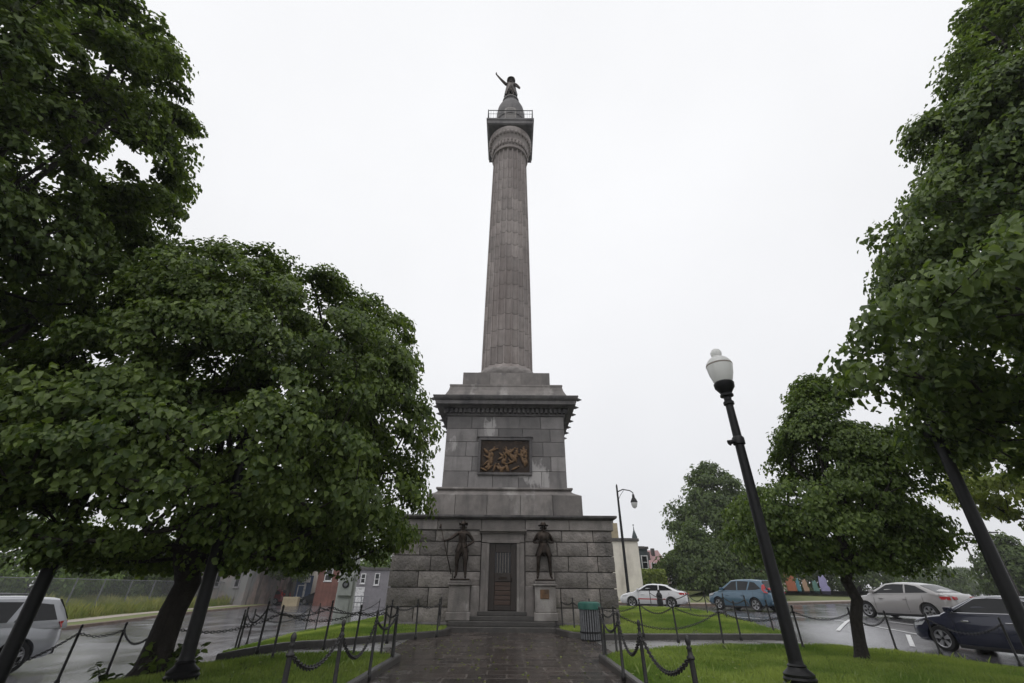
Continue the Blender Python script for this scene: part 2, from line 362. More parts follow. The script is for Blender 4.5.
LAWN_L = [(-2.5, 2), (-2.5, 11.65), (-3.3, 12.3), (-3.8, 12.35), (-5.3, 11.5), (-6.6, 10.6), (-7.3, 9.7), (-7.9, 8.6), (-8.7, 6), (-9, 2)]
LAWN_R = [(2.12, 2), (2.12, 11.85), (2.75, 12.8), (4.2, 13.7), (5.9, 14.2), (8.3, 14.5), (10.3, 13.9), (11.1, 12.9), (11.5, 11.4), (11.6, 9), (11.6, 2)]
ISL_L = [(-6.95, 12.75), (-5.0, 13.95), (-3.95, 15.35), (-2.4, 17.05), (-2.25, 18.3), (-2.4, 19.4), (-4.95, 19.4), (-4.95, 30.5), (-7.3, 30), (-8.2, 26), (-8.6, 21), (-8.1, 16.5), (-7.6, 14)]
ISL_R = [(1.78, 18.2), (2.1, 17.05), (3.0, 16.5), (9.0, 16.9), (9.35, 17.6), (9.5, 20), (10.1, 24), (10.6, 29), (9.8, 33), (6, 36), (4.35, 36), (4.35, 19.4), (1.9, 19.4)]
def gm(x, y):   # the right island is slightly mounded
    return g(x, y) + .16 * math.exp(-((x - 6.2) / 2.6) ** 2 - ((y - 20.5) / 3.0) ** 2)
poly_sheet('lawn_soil', LAWN_L, M['soil_grass'], .06); poly_sheet('lawn_soil', LAWN_R, M['soil_grass'], .06)
poly_sheet('lawn_soil', ISL_L, M['soil_grass'], .13); poly_sheet('lawn_soil', ISL_R, M['soil_grass'], .13, fn=gm)
kerb('lawn_kerb', [(-2.46, 2), (-2.46, 11.6), (-2.62, 11.85)], .13, .13, M['kerb'])
kerb('lawn_kerb', [(2.08, 2), (2.08, 11.9), (2.25, 12.2)], .13, .13, M['kerb'])
kerb('island_kerb', [(-8.3, 24), (-8.55, 21), (-8.1, 16.5), (-7.6, 14), (-6.98, 12.7), (-5.0, 13.87), (-3.92, 15.3), (-2.37, 17.0), (-2.18, 17.6), (-2.2, 18.75)], .16, .17, M['kerb'])
kerb('island_kerb', [(1.74, 18.75), (1.74, 18.0), (2.02, 17.05), (2.4, 16.65), (3.0, 16.42), (9.05, 16.82), (9.45, 17.6), (9.6, 20), (10.2, 24), (10.7, 29), (9.9, 33.1)], .16, .17, M['kerb'])

def blades(name, poly, per, h0, h1, wd, m, dz, fn=g, lean=.5, ymin=None, seed=1, clump=0.):
    r = np.random.default_rng(seed); P = np.array(poly); lo = P.min(0); hi = P.max(0)
    if ymin is not None: lo[1] = max(lo[1], ymin)
    n = int((hi - lo).prod() * per); q = lo + r.random((n, 2)) * (hi - lo); ins = np.zeros(n, bool); j = len(P) - 1
    for i in range(len(P)):
        a, b = P[i], P[j]; c = ((a[1] > q[:, 1]) != (b[1] > q[:, 1])) & (q[:, 0] < (b[0] - a[0]) * (q[:, 1] - a[1]) / (b[1] - a[1] + 1e-12) + a[0]); ins ^= c; j = i
    q = q[ins]; q = q[np.array([noise.noise((x * .9 + 5, y * .9, seed)) + .5 * noise.noise((x * 3, y * 3, seed)) > -.42 or r.random() < .3 for x, y in q])]; n = len(q); z = np.array([fn(x, y) for x, y in q]) + dz
    t = np.array([noise.noise((x * 1.1, y * 1.1, seed)) for x, y in q]); t2 = np.array([noise.noise((x * .35, y * .35, seed + 9)) for x, y in q])
    h = (h0 + (h1 - h0) * r.random(n)) * (1 + .55 * t) * (1 + clump * t2); ang = r.random(n) * 6.283; la = r.random(n) * 6.283; ll = h * lean * r.random(n)
    dx, dy = np.cos(ang) * wd / 2, np.sin(ang) * wd / 2
    v = np.zeros((n, 4, 3)); v[:, 0] = np.c_[q[:, 0] - dx, q[:, 1] - dy, z]; v[:, 1] = np.c_[q[:, 0] + dx, q[:, 1] + dy, z]
    v[:, 2] = np.c_[q[:, 0] + dx * .7 + np.cos(la) * ll * .35, q[:, 1] + dy * .7 + np.sin(la) * ll * .35, z + h * .6]
    v[:, 3] = np.c_[q[:, 0] + np.cos(la) * ll, q[:, 1] + np.sin(la) * ll, z + h]
    quad = np.arange(n * 4).reshape(n, 4)
    o = fast_mesh(name, v.reshape(-1, 3), quad, np.clip(.4 + .4 * t + .75 * t2 + .35 * (r.random(n) - .5), 0, 1), m); return tag(o, kind='stuff')
def fast_mesh(name, v, quads, a, m, parent=None, loc=None):
    me = bpy.data.meshes.new(name); n = len(quads); me.vertices.add(len(v)); me.vertices.foreach_set('co', np.ascontiguousarray(v, np.float32).ravel())
    me.loops.add(n * 4); me.loops.foreach_set('vertex_index', np.ascontiguousarray(quads, np.int32).ravel())
    me.polygons.add(n); me.polygons.foreach_set('loop_start', np.arange(0, n * 4, 4, dtype=np.int32))
    me.update(calc_edges=True); at_ = me.attributes.new('bc', 'FLOAT', 'FACE'); at_.data.foreach_set('value', np.ascontiguousarray(a, np.float32))
    return link(name, me, m, parent, loc=loc)
tag(blades('lawn_grass', LAWN_L, 3000, .03, .1, .012, M['grass'], .06, ymin=8, seed=1), 'short wet grass of the near lawn left of the path', 'grass')
tag(blades('lawn_grass', LAWN_R, 3000, .03, .1, .012, M['grass'], .06, ymin=8, seed=2), 'short wet grass of the near lawn right of the path', 'grass')
tag(blades('lawn_grass', ISL_L, 1500, .03, .09, .016, M['grass'], .13, seed=3), 'short wet grass of the kerbed island left of the monument', 'grass')
tag(blades('lawn_grass', ISL_R, 1300, .03, .09, .016, M['grass'], .13, fn=gm, seed=4), 'short wet grass of the kerbed island right of the monument', 'grass')

for nm_, P_, s_, f_, d_ in (('left near lawn', LAWN_L, 21, g, .06), ('right near lawn', LAWN_R, 22, g, .06), ('right island', ISL_R, 23, gm, .13)):
    tag(blades('weeds', P_, 22, .06, .13, .02, M['weed'], d_, fn=f_, lean=.9, ymin=7, seed=s_, clump=1.2), 'scattered broad leaved weeds standing taller in the grass of the ' + nm_, 'weeds')
# far side of the right road: kerb, sidewalk, grass bank
KR = [gnd(u, v) for u, v in ((740, 606.0), (800, 604.4), (850, 603), (900, 601.8))]
KR = [(-4, 66), (4, 54), (8.6, 44), (11.2, 39.6), (13.8, 38.2)] + [(p.x, p.y) for p in KR] + [(62, 69)]
def off(line, d):
    o = []
    for i, a in enumerate(line):
        t = (Vector(line[min(i + 1, len(line) - 1)]) - Vector(line[max(i - 1, 0)])).normalized(); o.append((a[0] - t.y * d, a[1] + t.x * d))
    return o
def strip(name, A, B, za, zb, m, n=6, kind='structure'):
    """sheet between two lines"""
    v = []; f = []
    for a, b in zip(A, B):
        for k in range(n + 1):
            t = k / n; x = a[0] + (b[0] - a[0]) * t; y = a[1] + (b[1] - a[1]) * t
            v.append((x, y, za(x, y) + (zb(x, y) - za(x, y)) * t))
    for i in range(len(A) - 1):
        for k in range(n): f.append((i * (n + 1) + k, i * (n + 1) + k + 1, (i + 1) * (n + 1) + k + 1, (i + 1) * (n + 1) + k))
    return tag(MB().add(v, f).build(name, m, smooth=True), kind=kind)
kerb('road_kerb', KR, .25, .16, M['kerb_brown'])
strip('sidewalk', off(KR, .12), off(KR, 2.2), lambda x, y: g(x, y) + .14, lambda x, y: g(x, y) + .17, M['sidewalk'])
strip('grass_bank', off(KR, 2.2), off(KR, 9.2), lambda x, y: g(x, y) + .17, lambda x, y: g(x, y) + 1.0, M['far_grass'], 10)
strip('grass_bank', off(KR, 9.2), off(KR, 70), lambda x, y: g(x, y) + 1.0, lambda x, y: g(x, y) + 1.0, M['far_grass'], 4)
def bank_z(x, y):
    """height of the grass bank"""
    q = Vector((x, y)); k = min((q - Vector(a_).lerp(Vector(b_), max(0, min(1, (q - Vector(a_)).dot(Vector(b_) - Vector(a_)) / (Vector(b_) - Vector(a_)).length_squared)))).length for a_, b_ in zip(KR, KR[1:]))
    return g(x, y) + .17 + .83 * min(1, max(0, (k - 2.2) / 7))
# far side of the left road
KL = [gnd(u, v) for u, v in ((-60, 640), (0, 635), (60, 630), (110, 624), (160, 617), (200, 612.5), (240, 608.5), (270, 605.5))]
KL = [(p.x, p.y) for p in KL]
kerb('road_kerb', KL, .25, .16, M['kerb_brown'])
strip('verge', off(KL, .12), off(KL, 1.6), lambda x, y: g(x, y) + .13, lambda x, y: g(x, y) + .15, M['far_grass'])
strip('sidewalk', off(KL, 1.6), off(KL, 2.9), lambda x, y: g(x, y) + .16, lambda x, y: g(x, y) + .16, M['sidewalk'])
strip('field', off(KL, 2.9), off(KL, 45), lambda x, y: g(x, y) + .15, lambda x, y: g(x, y) + .5, M['far_grass'], 10)
A_ = off(KL, 3.0); B_ = off(KL, 22)
tag(blades('tall_grass', A_ + B_[::-1], 55, .35, .85, .05, M['tall_grass'], .12, seed=6, lean=.6, clump=.6), 'tall seeding grass of the vacant field behind the fence', 'grass')
# parking marks
def mark(u0, v0, u1, v1, wd):
    a, b = gnd(u0, v0), gnd(u1, v1); d = (b - a).to_2d().normalized() * wd / 2; n = max(1, int((b - a).length / .7)); v = []; f = []
    for i in range(n + 1):
        p = a.lerp(b, i / n)
        for s in (1, -1): x, y = p.x - d.y * s, p.y + d.x * s; v.append((x, y, g(x, y) + .014))
    f = [(2 * i, 2 * i + 1, 2 * i + 3, 2 * i + 2) for i in range(n)]
    tag(MB().add(v, f).build('parking_mark', M['white_line']), kind='structure')
mark(772, 615, 930, 637, .11); mark(850, 620, 838, 631, .13); mark(908, 635, 913, 647, .13); mark(890, 622, 938, 629, .1); mark(705, 614.5, 760, 619, .1)

# ---------------------------------------------------------------- the monument
MX, MY = -.3, 24.05
mon = thing('monument', 'tall granite column monument with bronze door standing on a stepped square base', 'monument', (MX, MY, 0))
rr = random.Random(3)
def rock_block(mb, o, ux, n, x0, x1, z0, z1, depth, bulge, res=.17, a=.5):
    """rough faced block on a wall plane: o + ux*x, outwards n"""
    nx = max(3, int((x1 - x0) / res)); nz = max(3, int((z1 - z0) / res)); v = []; f = []; sd_ = rr.random() * 50
    for j in range(nz + 1):
        for i in range(nx + 1):
            x = x0 + (x1 - x0) * i / nx; z = z0 + (z1 - z0) * j / nz; edge = min(i, nx - i, j * 1.2, (nz - j) * 1.2)
            b = bulge * (.55 + .9 * noise.noise((x * 2.1 + sd_, z * 2.6, sd_)) + .35 * noise.noise((x * 6 + sd_, z * 6, sd_ + 3))) * min(1, edge / 1.5)
            p = o + ux * x + n * max(0, b); v.append((p.x, p.y, z))
    k = len(v)
    for j in range(nz):
        for i in range(nx): q = j * (nx + 1) + i; f.append((q, q + 1, q + nx + 2, q + nx + 1))
    rim = list(range(nx + 1)) + [j * (nx + 1) + nx for j in range(1, nz + 1)] + [nz * (nx + 1) + i for i in range(nx - 1, -1, -1)] + [j * (nx + 1) for j in range(nz - 1, 0, -1)]
    for i in rim: p = Vector(v[i]) - n * depth; v.append((p.x, p.y, v[i][2]))
    for i in range(len(rim)): j = (i + 1) % len(rim); f.append((rim[i], rim[j], k + j, k + i))
    mb.add(v, f, a)
def wall_blocks(mb, half, zs, ln, depth, bulge, gaps=((), (), (), ()), joint=.022, res=.17):
    for s in range(4):
        t = s * math.pi / 2; n = Vector((math.sin(t), -math.cos(t), 0)); ux = Vector((math.cos(t), math.sin(t), 0)); o = n * half
        e = half if s % 2 == 0 else half - depth
        for c in range(len(zs) - 1):
            spans = [(-e, e)]
            for g0, g1, gz in gaps[s]:
                if zs[c] < gz - .05: spans = [q for a, b in spans for q in ((a, min(b, g0)), (max(a, g1), b)) if q[1] - q[0] > .05]
            for a, b in spans:
                k = max(1, round((b - a) / ln)); cuts = [a] + sorted(a + (b - a) * (i + (.5 if c % 2 and k > 1 else 0) * .6 + rr.uniform(-.16, .16)) / k for i in range(1, k)) + [b]
                for x0, x1 in zip(cuts, cuts[1:]):
                    if x1 - x0 > .08: rock_block(mb, o, ux, n, x0 + joint / 2, x1 - joint / 2, zs[c] + joint / 2, zs[c + 1] - joint / 2, depth, bulge, res, min(1, max(0, rr.gauss(.5, .27))))
H0 = 4.55
MB().square([(H0 - .1, -.2), (H0 - .1, 3.5)]).build('core', M['mortar'], mon)
mb = MB(); wall_blocks(mb, H0, [.02, .74, 1.4, 1.97, 2.54, 3.06, 3.5], 1.45, .14, .1, gaps=(((-.9, .9, 9),), (), (), ()), joint=.034, res=.14)
mb.build('rusticated_base', M['rock_granite'], mon, smooth=50)
MB().square([(H0 + .12, -.2), (H0 + .12, .2), (H0 + .05, .26)]).build('footing', M['dark_stone'], mon)
def slabs(name, half, z0, z1, n, m, ch=.02, parent=mon):
    """ring of cornice stones"""
    mb = MB(); q = 2 * half / n; jb = .006
    for s in (-1, 1):
        for i in range(n):
            a, b = -half + i * q + jb, -half + (i + 1) * q - jb
            mb.box(a, b, s * half if s < 0 else half - .5, -half + .5 if s < 0 else half, z0, z1, ch, rr.random())
            if 0 < i < n - 1 or n < 3: mb.box(s * half if s < 0 else half - .5, -half + .5 if s < 0 else half, a, b, z0, z1, ch, rr.random())
    hh = half - .02; mb.square([(hh - .3, z0 + .03), (hh - .3, z1 - .03)], a=.3); return mb.build(name, m, parent)
slabs('base_cornice', H0 + .07, 3.5, 3.9, 5, M['granite'])
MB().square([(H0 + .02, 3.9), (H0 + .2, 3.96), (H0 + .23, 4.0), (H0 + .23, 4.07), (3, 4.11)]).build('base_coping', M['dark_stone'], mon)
mb = MB(); wall_blocks(mb, 3.56, [4.1, 5.1], 1.45, .3, .012, res=.3); mb.square([(3.4, 4.05), (3.4, 5.09)], a=.2); mb.build('upper_plinth', M['granite'], mon)
mb = MB()
for i in range(4):   # concave moulding in four stones
    x0, x1 = -3.5 + i * 1.75, -3.5 + (i + 1) * 1.75
pr = [(3.52, 5.1)] + [(3.12 + .36 * (1 - math.sin(t * math.pi / 2)), 5.12 + .26 * t) for t in (0, .2, .4, .6, .8, 1)] + [(3.2, 5.40), (3.22, 5.44), (3.2, 5.50), (3.06, 5.52)]
MB().square(pr).build('plinth_moulding', M['granite'], mon)
ZD = [5.52, 6.29, 7.01, 7.74, 8.42, 9.06]
mb = MB(); wall_blocks(mb, 2.99, ZD, 1.3, .25, .006, gaps=(((-1.42, 1.42, 0),), (), (), ()), res=.35); mb.square([(2.8, 5.5), (2.8, 9.2)], a=.2)
mb.build('die', M['ashlar'], mon)
# bronze relief in its frame
fx, fz0, fz1, fy = 1.2, 6.22, 7.8, -2.99
pn = MB()
for x0, x1, z0, z1 in ((-fx - .12, fx + .12, fz1, fz1 + .14), (-fx - .12, fx + .12, fz0 - .12, fz0), (-fx - .12, -fx, fz0, fz1), (fx, fx + .12, fz0, fz1)): pn.box(x0, x1, fy - .1, fy + .05, z0, z1, .015)
pn.box(-fx - .2, fx + .2, fy - .13, fy - .02, fz1 + .14, fz1 + .2, .012)
relief = MB(); nx, nz = 96, 64; v = []; f = []; figs = [(rr.uniform(-1.05, 1.05), rr.choice((6.45, 6.75, 7.0, 7.25)) + rr.uniform(-.1, .1), rr.uniform(.05, .085), rr.uniform(.1, .24), rr.uniform(-1.3, 1.3)) for k in range(58)]
for j in range(nz + 1):
    for i in range(nx + 1):
        x = -fx + 2 * fx * i / nx; z = fz0 + (fz1 - fz0) * j / nz; h = .02 * noise.noise((x * 5, z * 5, 1))
        for a, b, p, q, an in figs:
            X_, Z_ = (x - a) * math.cos(an) - (z - b) * math.sin(an), (x - a) * math.sin(an) + (z - b) * math.cos(an)
            d = (X_ / p) ** 2 + (Z_ / q) ** 2; h = max(h, .09 * math.sqrt(max(0, 1 - d)))
            d2 = (X_ / (p * .7)) ** 2 + ((Z_ - q) / (p * .7)) ** 2; h = max(h, .08 * math.sqrt(max(0, 1 - d2)))
        v.append((x, fy - .005 - h, z))
f = [(j * (nx + 1) + i, j * (nx + 1) + i + 1, (j + 1) * (nx + 1) + i + 1, (j + 1) * (nx + 1) + i) for j in range(nz) for i in range(nx)]
relief.add(v, f); relief.a = [min(1, max(0, (fy - .005 - v[q[0]][1]) * 11)) for q in f]; ro = relief.build('relief_panel', M['bronze_relief'], mon, smooth=True); pn.build('frame', M['dark_stone'], ro)
# cornice with dentils and spouts
mb = MB().square([(3.0, 9.06), (3.05, 9.1), (3.05, 9.22), (3.0, 9.22)])
for s in range(4):
    t = s * math.pi / 2
    for i in range(27):
        x = -3.02 + i * 6.04 / 26; c, sn = math.cos(t), math.sin(t)
        b = [(x - .065, -3.2), (x + .065, -3.2), (x + .065, -3.0), (x - .065, -3.0)]
        mb.prism([(px * c - py * sn, px * sn + py * c) for px, py in b], 'z', 9.215, 9.44)
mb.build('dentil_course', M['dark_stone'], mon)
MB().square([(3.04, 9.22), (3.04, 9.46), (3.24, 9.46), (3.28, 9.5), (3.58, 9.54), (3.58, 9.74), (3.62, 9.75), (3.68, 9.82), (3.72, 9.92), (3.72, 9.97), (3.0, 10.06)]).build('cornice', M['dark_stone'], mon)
for s in (-1, 1):
    for k in range(7):
        y = -3.3 + k * 1.1; mb = MB().lathe([(.09, 0), (.1, .05), (.06, .14), (.02, .24)], 8)
        mb.v = [(s * (3.70 + z), y + yy, 9.9 + x) for x, yy, z in mb.v]; mb.build('spout', M['dark_stone'], mon)
MB().square([(3.3, 10.0), (3.16, 10.25), (3.05, 10.5), (3.0, 10.72), (3.02, 10.78), (3.02, 10.86), (2.0, 10.9)]).build('attic', M['granite'], mon)
mb = MB(); wall_blocks(mb, 2.42, [10.88, 11.86], 1.7, .3, .004, res=.4); mb.square([(2.2, 10.8), (2.38, 10.89), (2.38, 11.84)], a=.35); mb.build('column_plinth', M['granite'], mon)
# laurel torus
mb = MB(); v = []; f = []; NT = 80
for i in range(NT):
    for k in range(14):
        t, q = 2 * math.pi * i / NT, 2 * math.pi * k / 14; b = 1 + .16 * math.sin(i * math.pi * .5 + k * math.pi * .5)
        r_ = 1.72 + .36 * math.cos(q) * b; v.append((r_ * math.cos(t), r_ * math.sin(t), 12.2 + .36 * math.sin(q) * b))
for i in range(NT):
    for k in range(14): j, l = (i + 1) % NT, (k + 1) % 14; f.append((i * 14 + k, j * 14 + k, j * 14 + l, i * 14 + l))
mb.add(v, f).build('laurel_torus', M['granite'], mon, smooth=60)
# fluted shaft in drums
NF, SEG = 22, 9; n = NF * SEG; mb = MB(); rings = [(1.85, 12.5, 0), (1.72, 12.62, 0), (1.64, 12.85, .2)]; ZB, ZT = 12.95, 33.0
def rad(z): t = (z - ZB) / (ZT - ZB); return 1.6 - .2 * t ** 1.25
nd = 17
for c in range(nd):
    z0 = ZB + (ZT - ZB) * c / nd; z1 = ZB + (ZT - ZB) * (c + 1) / nd
    rings += [(rad(z0) - .022, z0, 1), (rad(z0), z0 + .028, 1), (rad((z0 + z1) / 2), (z0 + z1) / 2, 1), (rad(z1), z1 - .028, 1)]
rings += [(rad(ZT), ZT, .3)]
v = []; f = []; aa = []
for r_, z, fl in rings:
    for i in range(n):
        t = 2 * math.pi * (i + .5) / n; k = i % SEG; t = 2 * math.pi * (i // SEG + (0, .16, .19, .3, .45, .58, .71, .86, .97)[k]) / NF; d = fl * (0, 0, .075, .125, .15, .155, .15, .125, .075)[k]
        v.append(((r_ - d) * math.cos(t), (r_ - d) * math.sin(t), z))
hsh = {}
for j in range(len(rings) - 1):
    for i in range(n):
        q = (i + 1) % n; f.append((j * n + i, j * n + q, (j + 1) * n + q, (j + 1) * n + i)); key = ((j - 2) // 4, ((i // SEG) + ((j - 2) // 4) % 2) // 2)
        aa.append(-.25 if j > 2 and (j - 3) % 4 in (0, 3) and j < len(rings) - 2 else hsh.setdefault(key, rr.random()))
mb.v = v; mb.f = f; mb.a = aa; mb.build('column_shaft', M['column_stone'], mon, smooth=28)
# capital, balcony
cp = MB().lathe([(1.4, 33.0), (1.5, 33.02), (1.53, 33.1), (1.5, 33.18), (1.42, 33.2), (1.43, 34.0), (1.47, 34.02), (1.5, 34.08), (1.47, 34.15), (1.5, 34.3), (1.62, 34.55), (1.78, 34.8), (1.86, 35.1), (1.84, 35.3), (1.7, 35.45)], 60)
for i in range(32):
    t = 2 * math.pi * i / 32; cp.ball((1.52 * math.cos(t), 1.52 * math.sin(t), 33.75), .11, 8, 2.4)
    cp.ball((1.74 * math.cos(t + .1), 1.74 * math.sin(t + .1), 34.75), .13, 8, 1.5)
cp.build('capital', M['column_stone'], mon, smooth=40)
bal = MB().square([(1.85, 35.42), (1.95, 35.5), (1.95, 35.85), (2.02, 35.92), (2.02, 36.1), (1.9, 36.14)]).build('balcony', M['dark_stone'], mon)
mb = MB()
for s in range(4):
    t = s * math.pi / 2; c, sn = math.cos(t), math.sin(t)
    def pt(x, z): return (x * c + 1.9 * sn, x * sn - 1.9 * c, z)
    for z, r_ in ((36.25, .02), (36.85, .018), (37.35, .035)): mb.tube([pt(-1.9, z), pt(1.9, z)], r_, 6)
    mb.tube([pt(-1.9, 36.1), pt(-1.9, 37.42)], .045, 6)
    for i in range(1, 17): x = -1.9 + 3.8 * i / 17; mb.tube([pt(x, 36.25), pt(x, 37.35)], .012, 4)
mb.build('railing', M['iron'], mon)
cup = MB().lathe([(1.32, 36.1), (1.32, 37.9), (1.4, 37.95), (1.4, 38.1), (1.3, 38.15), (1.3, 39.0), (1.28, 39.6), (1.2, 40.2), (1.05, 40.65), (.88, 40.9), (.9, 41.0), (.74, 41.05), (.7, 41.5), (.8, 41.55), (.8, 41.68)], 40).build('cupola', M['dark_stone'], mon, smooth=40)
pr = [(-.38, 36.2), (.38, 36.2), (.38, 38.3)] + [(.38 * math.cos(t), 38.3 + .38 * math.sin(t)) for t in (.5, 1.0, 1.57, 2.1, 2.6)] + [(-.38, 38.3)]
MB().prism(pr, 'y', -1.345, -1.0).build('doorway', M['door_dark'], cup)
MB().prism([(x * 1.35, (z - 36.2) * 1.06 + 36.2) for x, z in pr], 'y', -1.335, -1.0).build('door_arch', M['granite'], cup)
# door, surround, steps, pedestals
sur = MB(); yf = -H0
for s in (-1, 1):
    a, b = sorted((s * .56, s * .88)); sur.box(a, b, yf - .1, yf + .12, .6, 3.0, .02); a, b = sorted((s * .56, s * .68)); sur.box(a, b, yf - .14, yf - .09, .6, 2.98, .012)
sur.box(-.88, .88, yf - .1, yf + .12, 3.02, 3.36, .015); sur.box(-.68, .68, yf - .14, yf - .09, 3.0, 3.1, .01)
sur.prism([(yf + .05, 3.36), (yf - .14, 3.36), (yf - .17, 3.41), (yf - .26, 3.44), (yf - .27, 3.5), (yf + .05, 3.498)], 'x', -.97, .97)
sur.build('door_surround', M['granite'], mon)
door = MB().box(-.56, .56, yf + .03, yf + .09, .62, 3.02)
for x0, x1, z0, z1 in ((-.56, -.32, .64, 3.0), (.32, .56, .64, 3.0), (-.32, .32, 2.66, 3.0), (-.32, .32, 1.62, 1.92), (-.32, .32, .64, .8)): door.box(x0, x1, yf - .02, yf + .03, z0, z1, .012)
door = door.build('door', M['door_dark'], mon)
MB().box(-.32, .32, yf + .005, yf + .028, 1.92, 2.66).build('pane', M['glass_dark'], door)
gr = MB()
for i in range(5): x = -.22 + i * .11; gr.tube([(x, yf - .004, 1.93), (x, yf - .004, 2.65)], .011, 6)
gr.build('grille', M['kerb_pale'], door)
lp = MB()
for z0, z1 in ((.82, .97), (.99, 1.13), (1.15, 1.29), (1.31, 1.45), (1.47, 1.6)): lp.box(-.31, .31, yf - .008, yf + .029, z0, z1, .012)
lp.build('lower_panel', M['door_wood'], door)
MB().box(-.17, .17, yf - .035, yf - .018, 1.7, 1.79, .008).build('letter_plate', M['bronze'], door); MB().tube([(.36, yf - .03, 1.6), (.36, yf - .055, 1.63), (.36, yf - .055, 1.75), (.36, yf - .03, 1.78)], .014, 6).build('handle', M['bronze'], door)
st = MB()
st.box(-2.02, 2.02, yf - .98, yf - .03, -.1, .165, .015, .3); st.box(-1.98, 1.98, yf - .68, yf - .02, .167, .325, .015, .5)
st.box(-1.22, 1.22, yf - .45, yf - .01, .327, .475, .015, .4); st.box(-.95, .95, yf - .22, yf - .004, .477, .62, .015, .6)
st.build('steps', M['kerb'], mon)
for s in (-1, 1):
    cx = s * 1.655; pd = MB()
    pd.box(cx - .45, cx + .45, yf - .58, yf - .06, .33, .6, .02, .6); pd.box(cx - .40, cx + .40, yf - .54, yf - .06, .602, 1.48, .015, .55)
    pd.box(cx - .46, cx + .46, yf - .6, yf - .06, 1.482, 1.54, .015, .4); pd.box(cx - .4, cx + .4, yf - .55, yf - .06, 1.542, 1.66, .04, .5)
    po = pd.build('statue_pedestal', M['granite'], mon)
    MB().box(*sorted((s * .9, s * 1.24)), yf - .13, yf + .02, .45, 1.46, .015).build('door_pier', M['granite'], mon)
    if s > 0: MB().box(cx - .2, cx + .14, yf - .565, yf - .535, 1.05, 1.36, .008).build('plaque', M['bronze_gold'], po)

# ---------------------------------------------------------------- bronze figures
def figure_mesh(name, J, E, root, extra=None, sub=2, shape=None):
    """one continuous body grown over a skeleton: J joint -> (xyz, (rx, ry)), E edges"""
    k = list(J); me = bpy.data.meshes.new(name); me.from_pydata([J[i][0] for i in k], [(k.index(a), k.index(b)) for a, b in E], [])
    o = bpy.data.objects.new(name, me); C.objects.link(o); o.modifiers.new('skin', 'SKIN').use_smooth_shade = True
    for i, q in enumerate(k): me.skin_vertices[0].data[i].radius = J[q][1]
    for d in me.skin_vertices[0].data: d.use_root = False
    me.skin_vertices[0].data[k.index(root)].use_root = True
    s = o.modifiers.new('sub', 'SUBSURF'); s.levels = s.render_levels = sub
    dg = bpy.context.evaluated_depsgraph_get(); nm = bpy.data.meshes.new_from_object(o.evaluated_get(dg)); bpy.data.objects.remove(o); nm.name = name
    if extra:
        bm = bmesh.new(); bm.from_mesh(nm); t = extra.mesh(name + '_extra'); bm.from_mesh(t); bm.to_mesh(nm); bm.free()
    nm.polygons.foreach_set('use_smooth', [True] * len(nm.polygons)); return nm
def hand(mb, p, d, side, s=1.):
    """palm and five curled fingers rooted at the wrist"""
    p = Vector(p); d = Vector(d).normalized(); q = Vector(side).normalized(); up = d.cross(q)
    mb.tube([p - d * .03, p + d * .03, p + d * .085], [.024, .036, .032], 8)
    for i, l in enumerate((.07, .08, .075, .06)):
        b = p + d * .075 + q * (.027 - .018 * i); mb.tube([b, b + d * l * .5 + up * .01, b + d * l * .75 + up * .04], [.011, .0105, .008], 5)
    b = p + d * .02 + q * .03; mb.tube([b, b + d * .03 + q * .03, b + d * .07 + q * .028 + up * .02], [.014, .012, .009], 5)
def face(mb, c, f):
    """nose, brow, ears, chin on a head centred at c looking along f"""
    c = Vector(c); f = Vector(f).normalized(); s = f.cross(Vector((0, 0, 1)))
    mb.tube([c + f * .095 + Vector((0, 0, .02)), c + f * .122 - Vector((0, 0, .02)), c + f * .1 - Vector((0, 0, .035))], [.01, .017, .012], 6)
    for k in (-1, 1):
        mb.ball(c + s * .1 * k - Vector((0, 0, .01)), .028, 6, 1.3); mb.ball(c + f * .088 + s * .035 * k + Vector((0, 0, .018)), .016, 6)
    mb.tube([c + f * .1 - s * .03 - Vector((0, 0, .06)), c + f * .107 - Vector((0, 0, .062)), c + f * .1 + s * .03 - Vector((0, 0, .06))], .01, 5)
    mb.ball(c + f * .07 - Vector((0, 0, .09)), .04, 8)
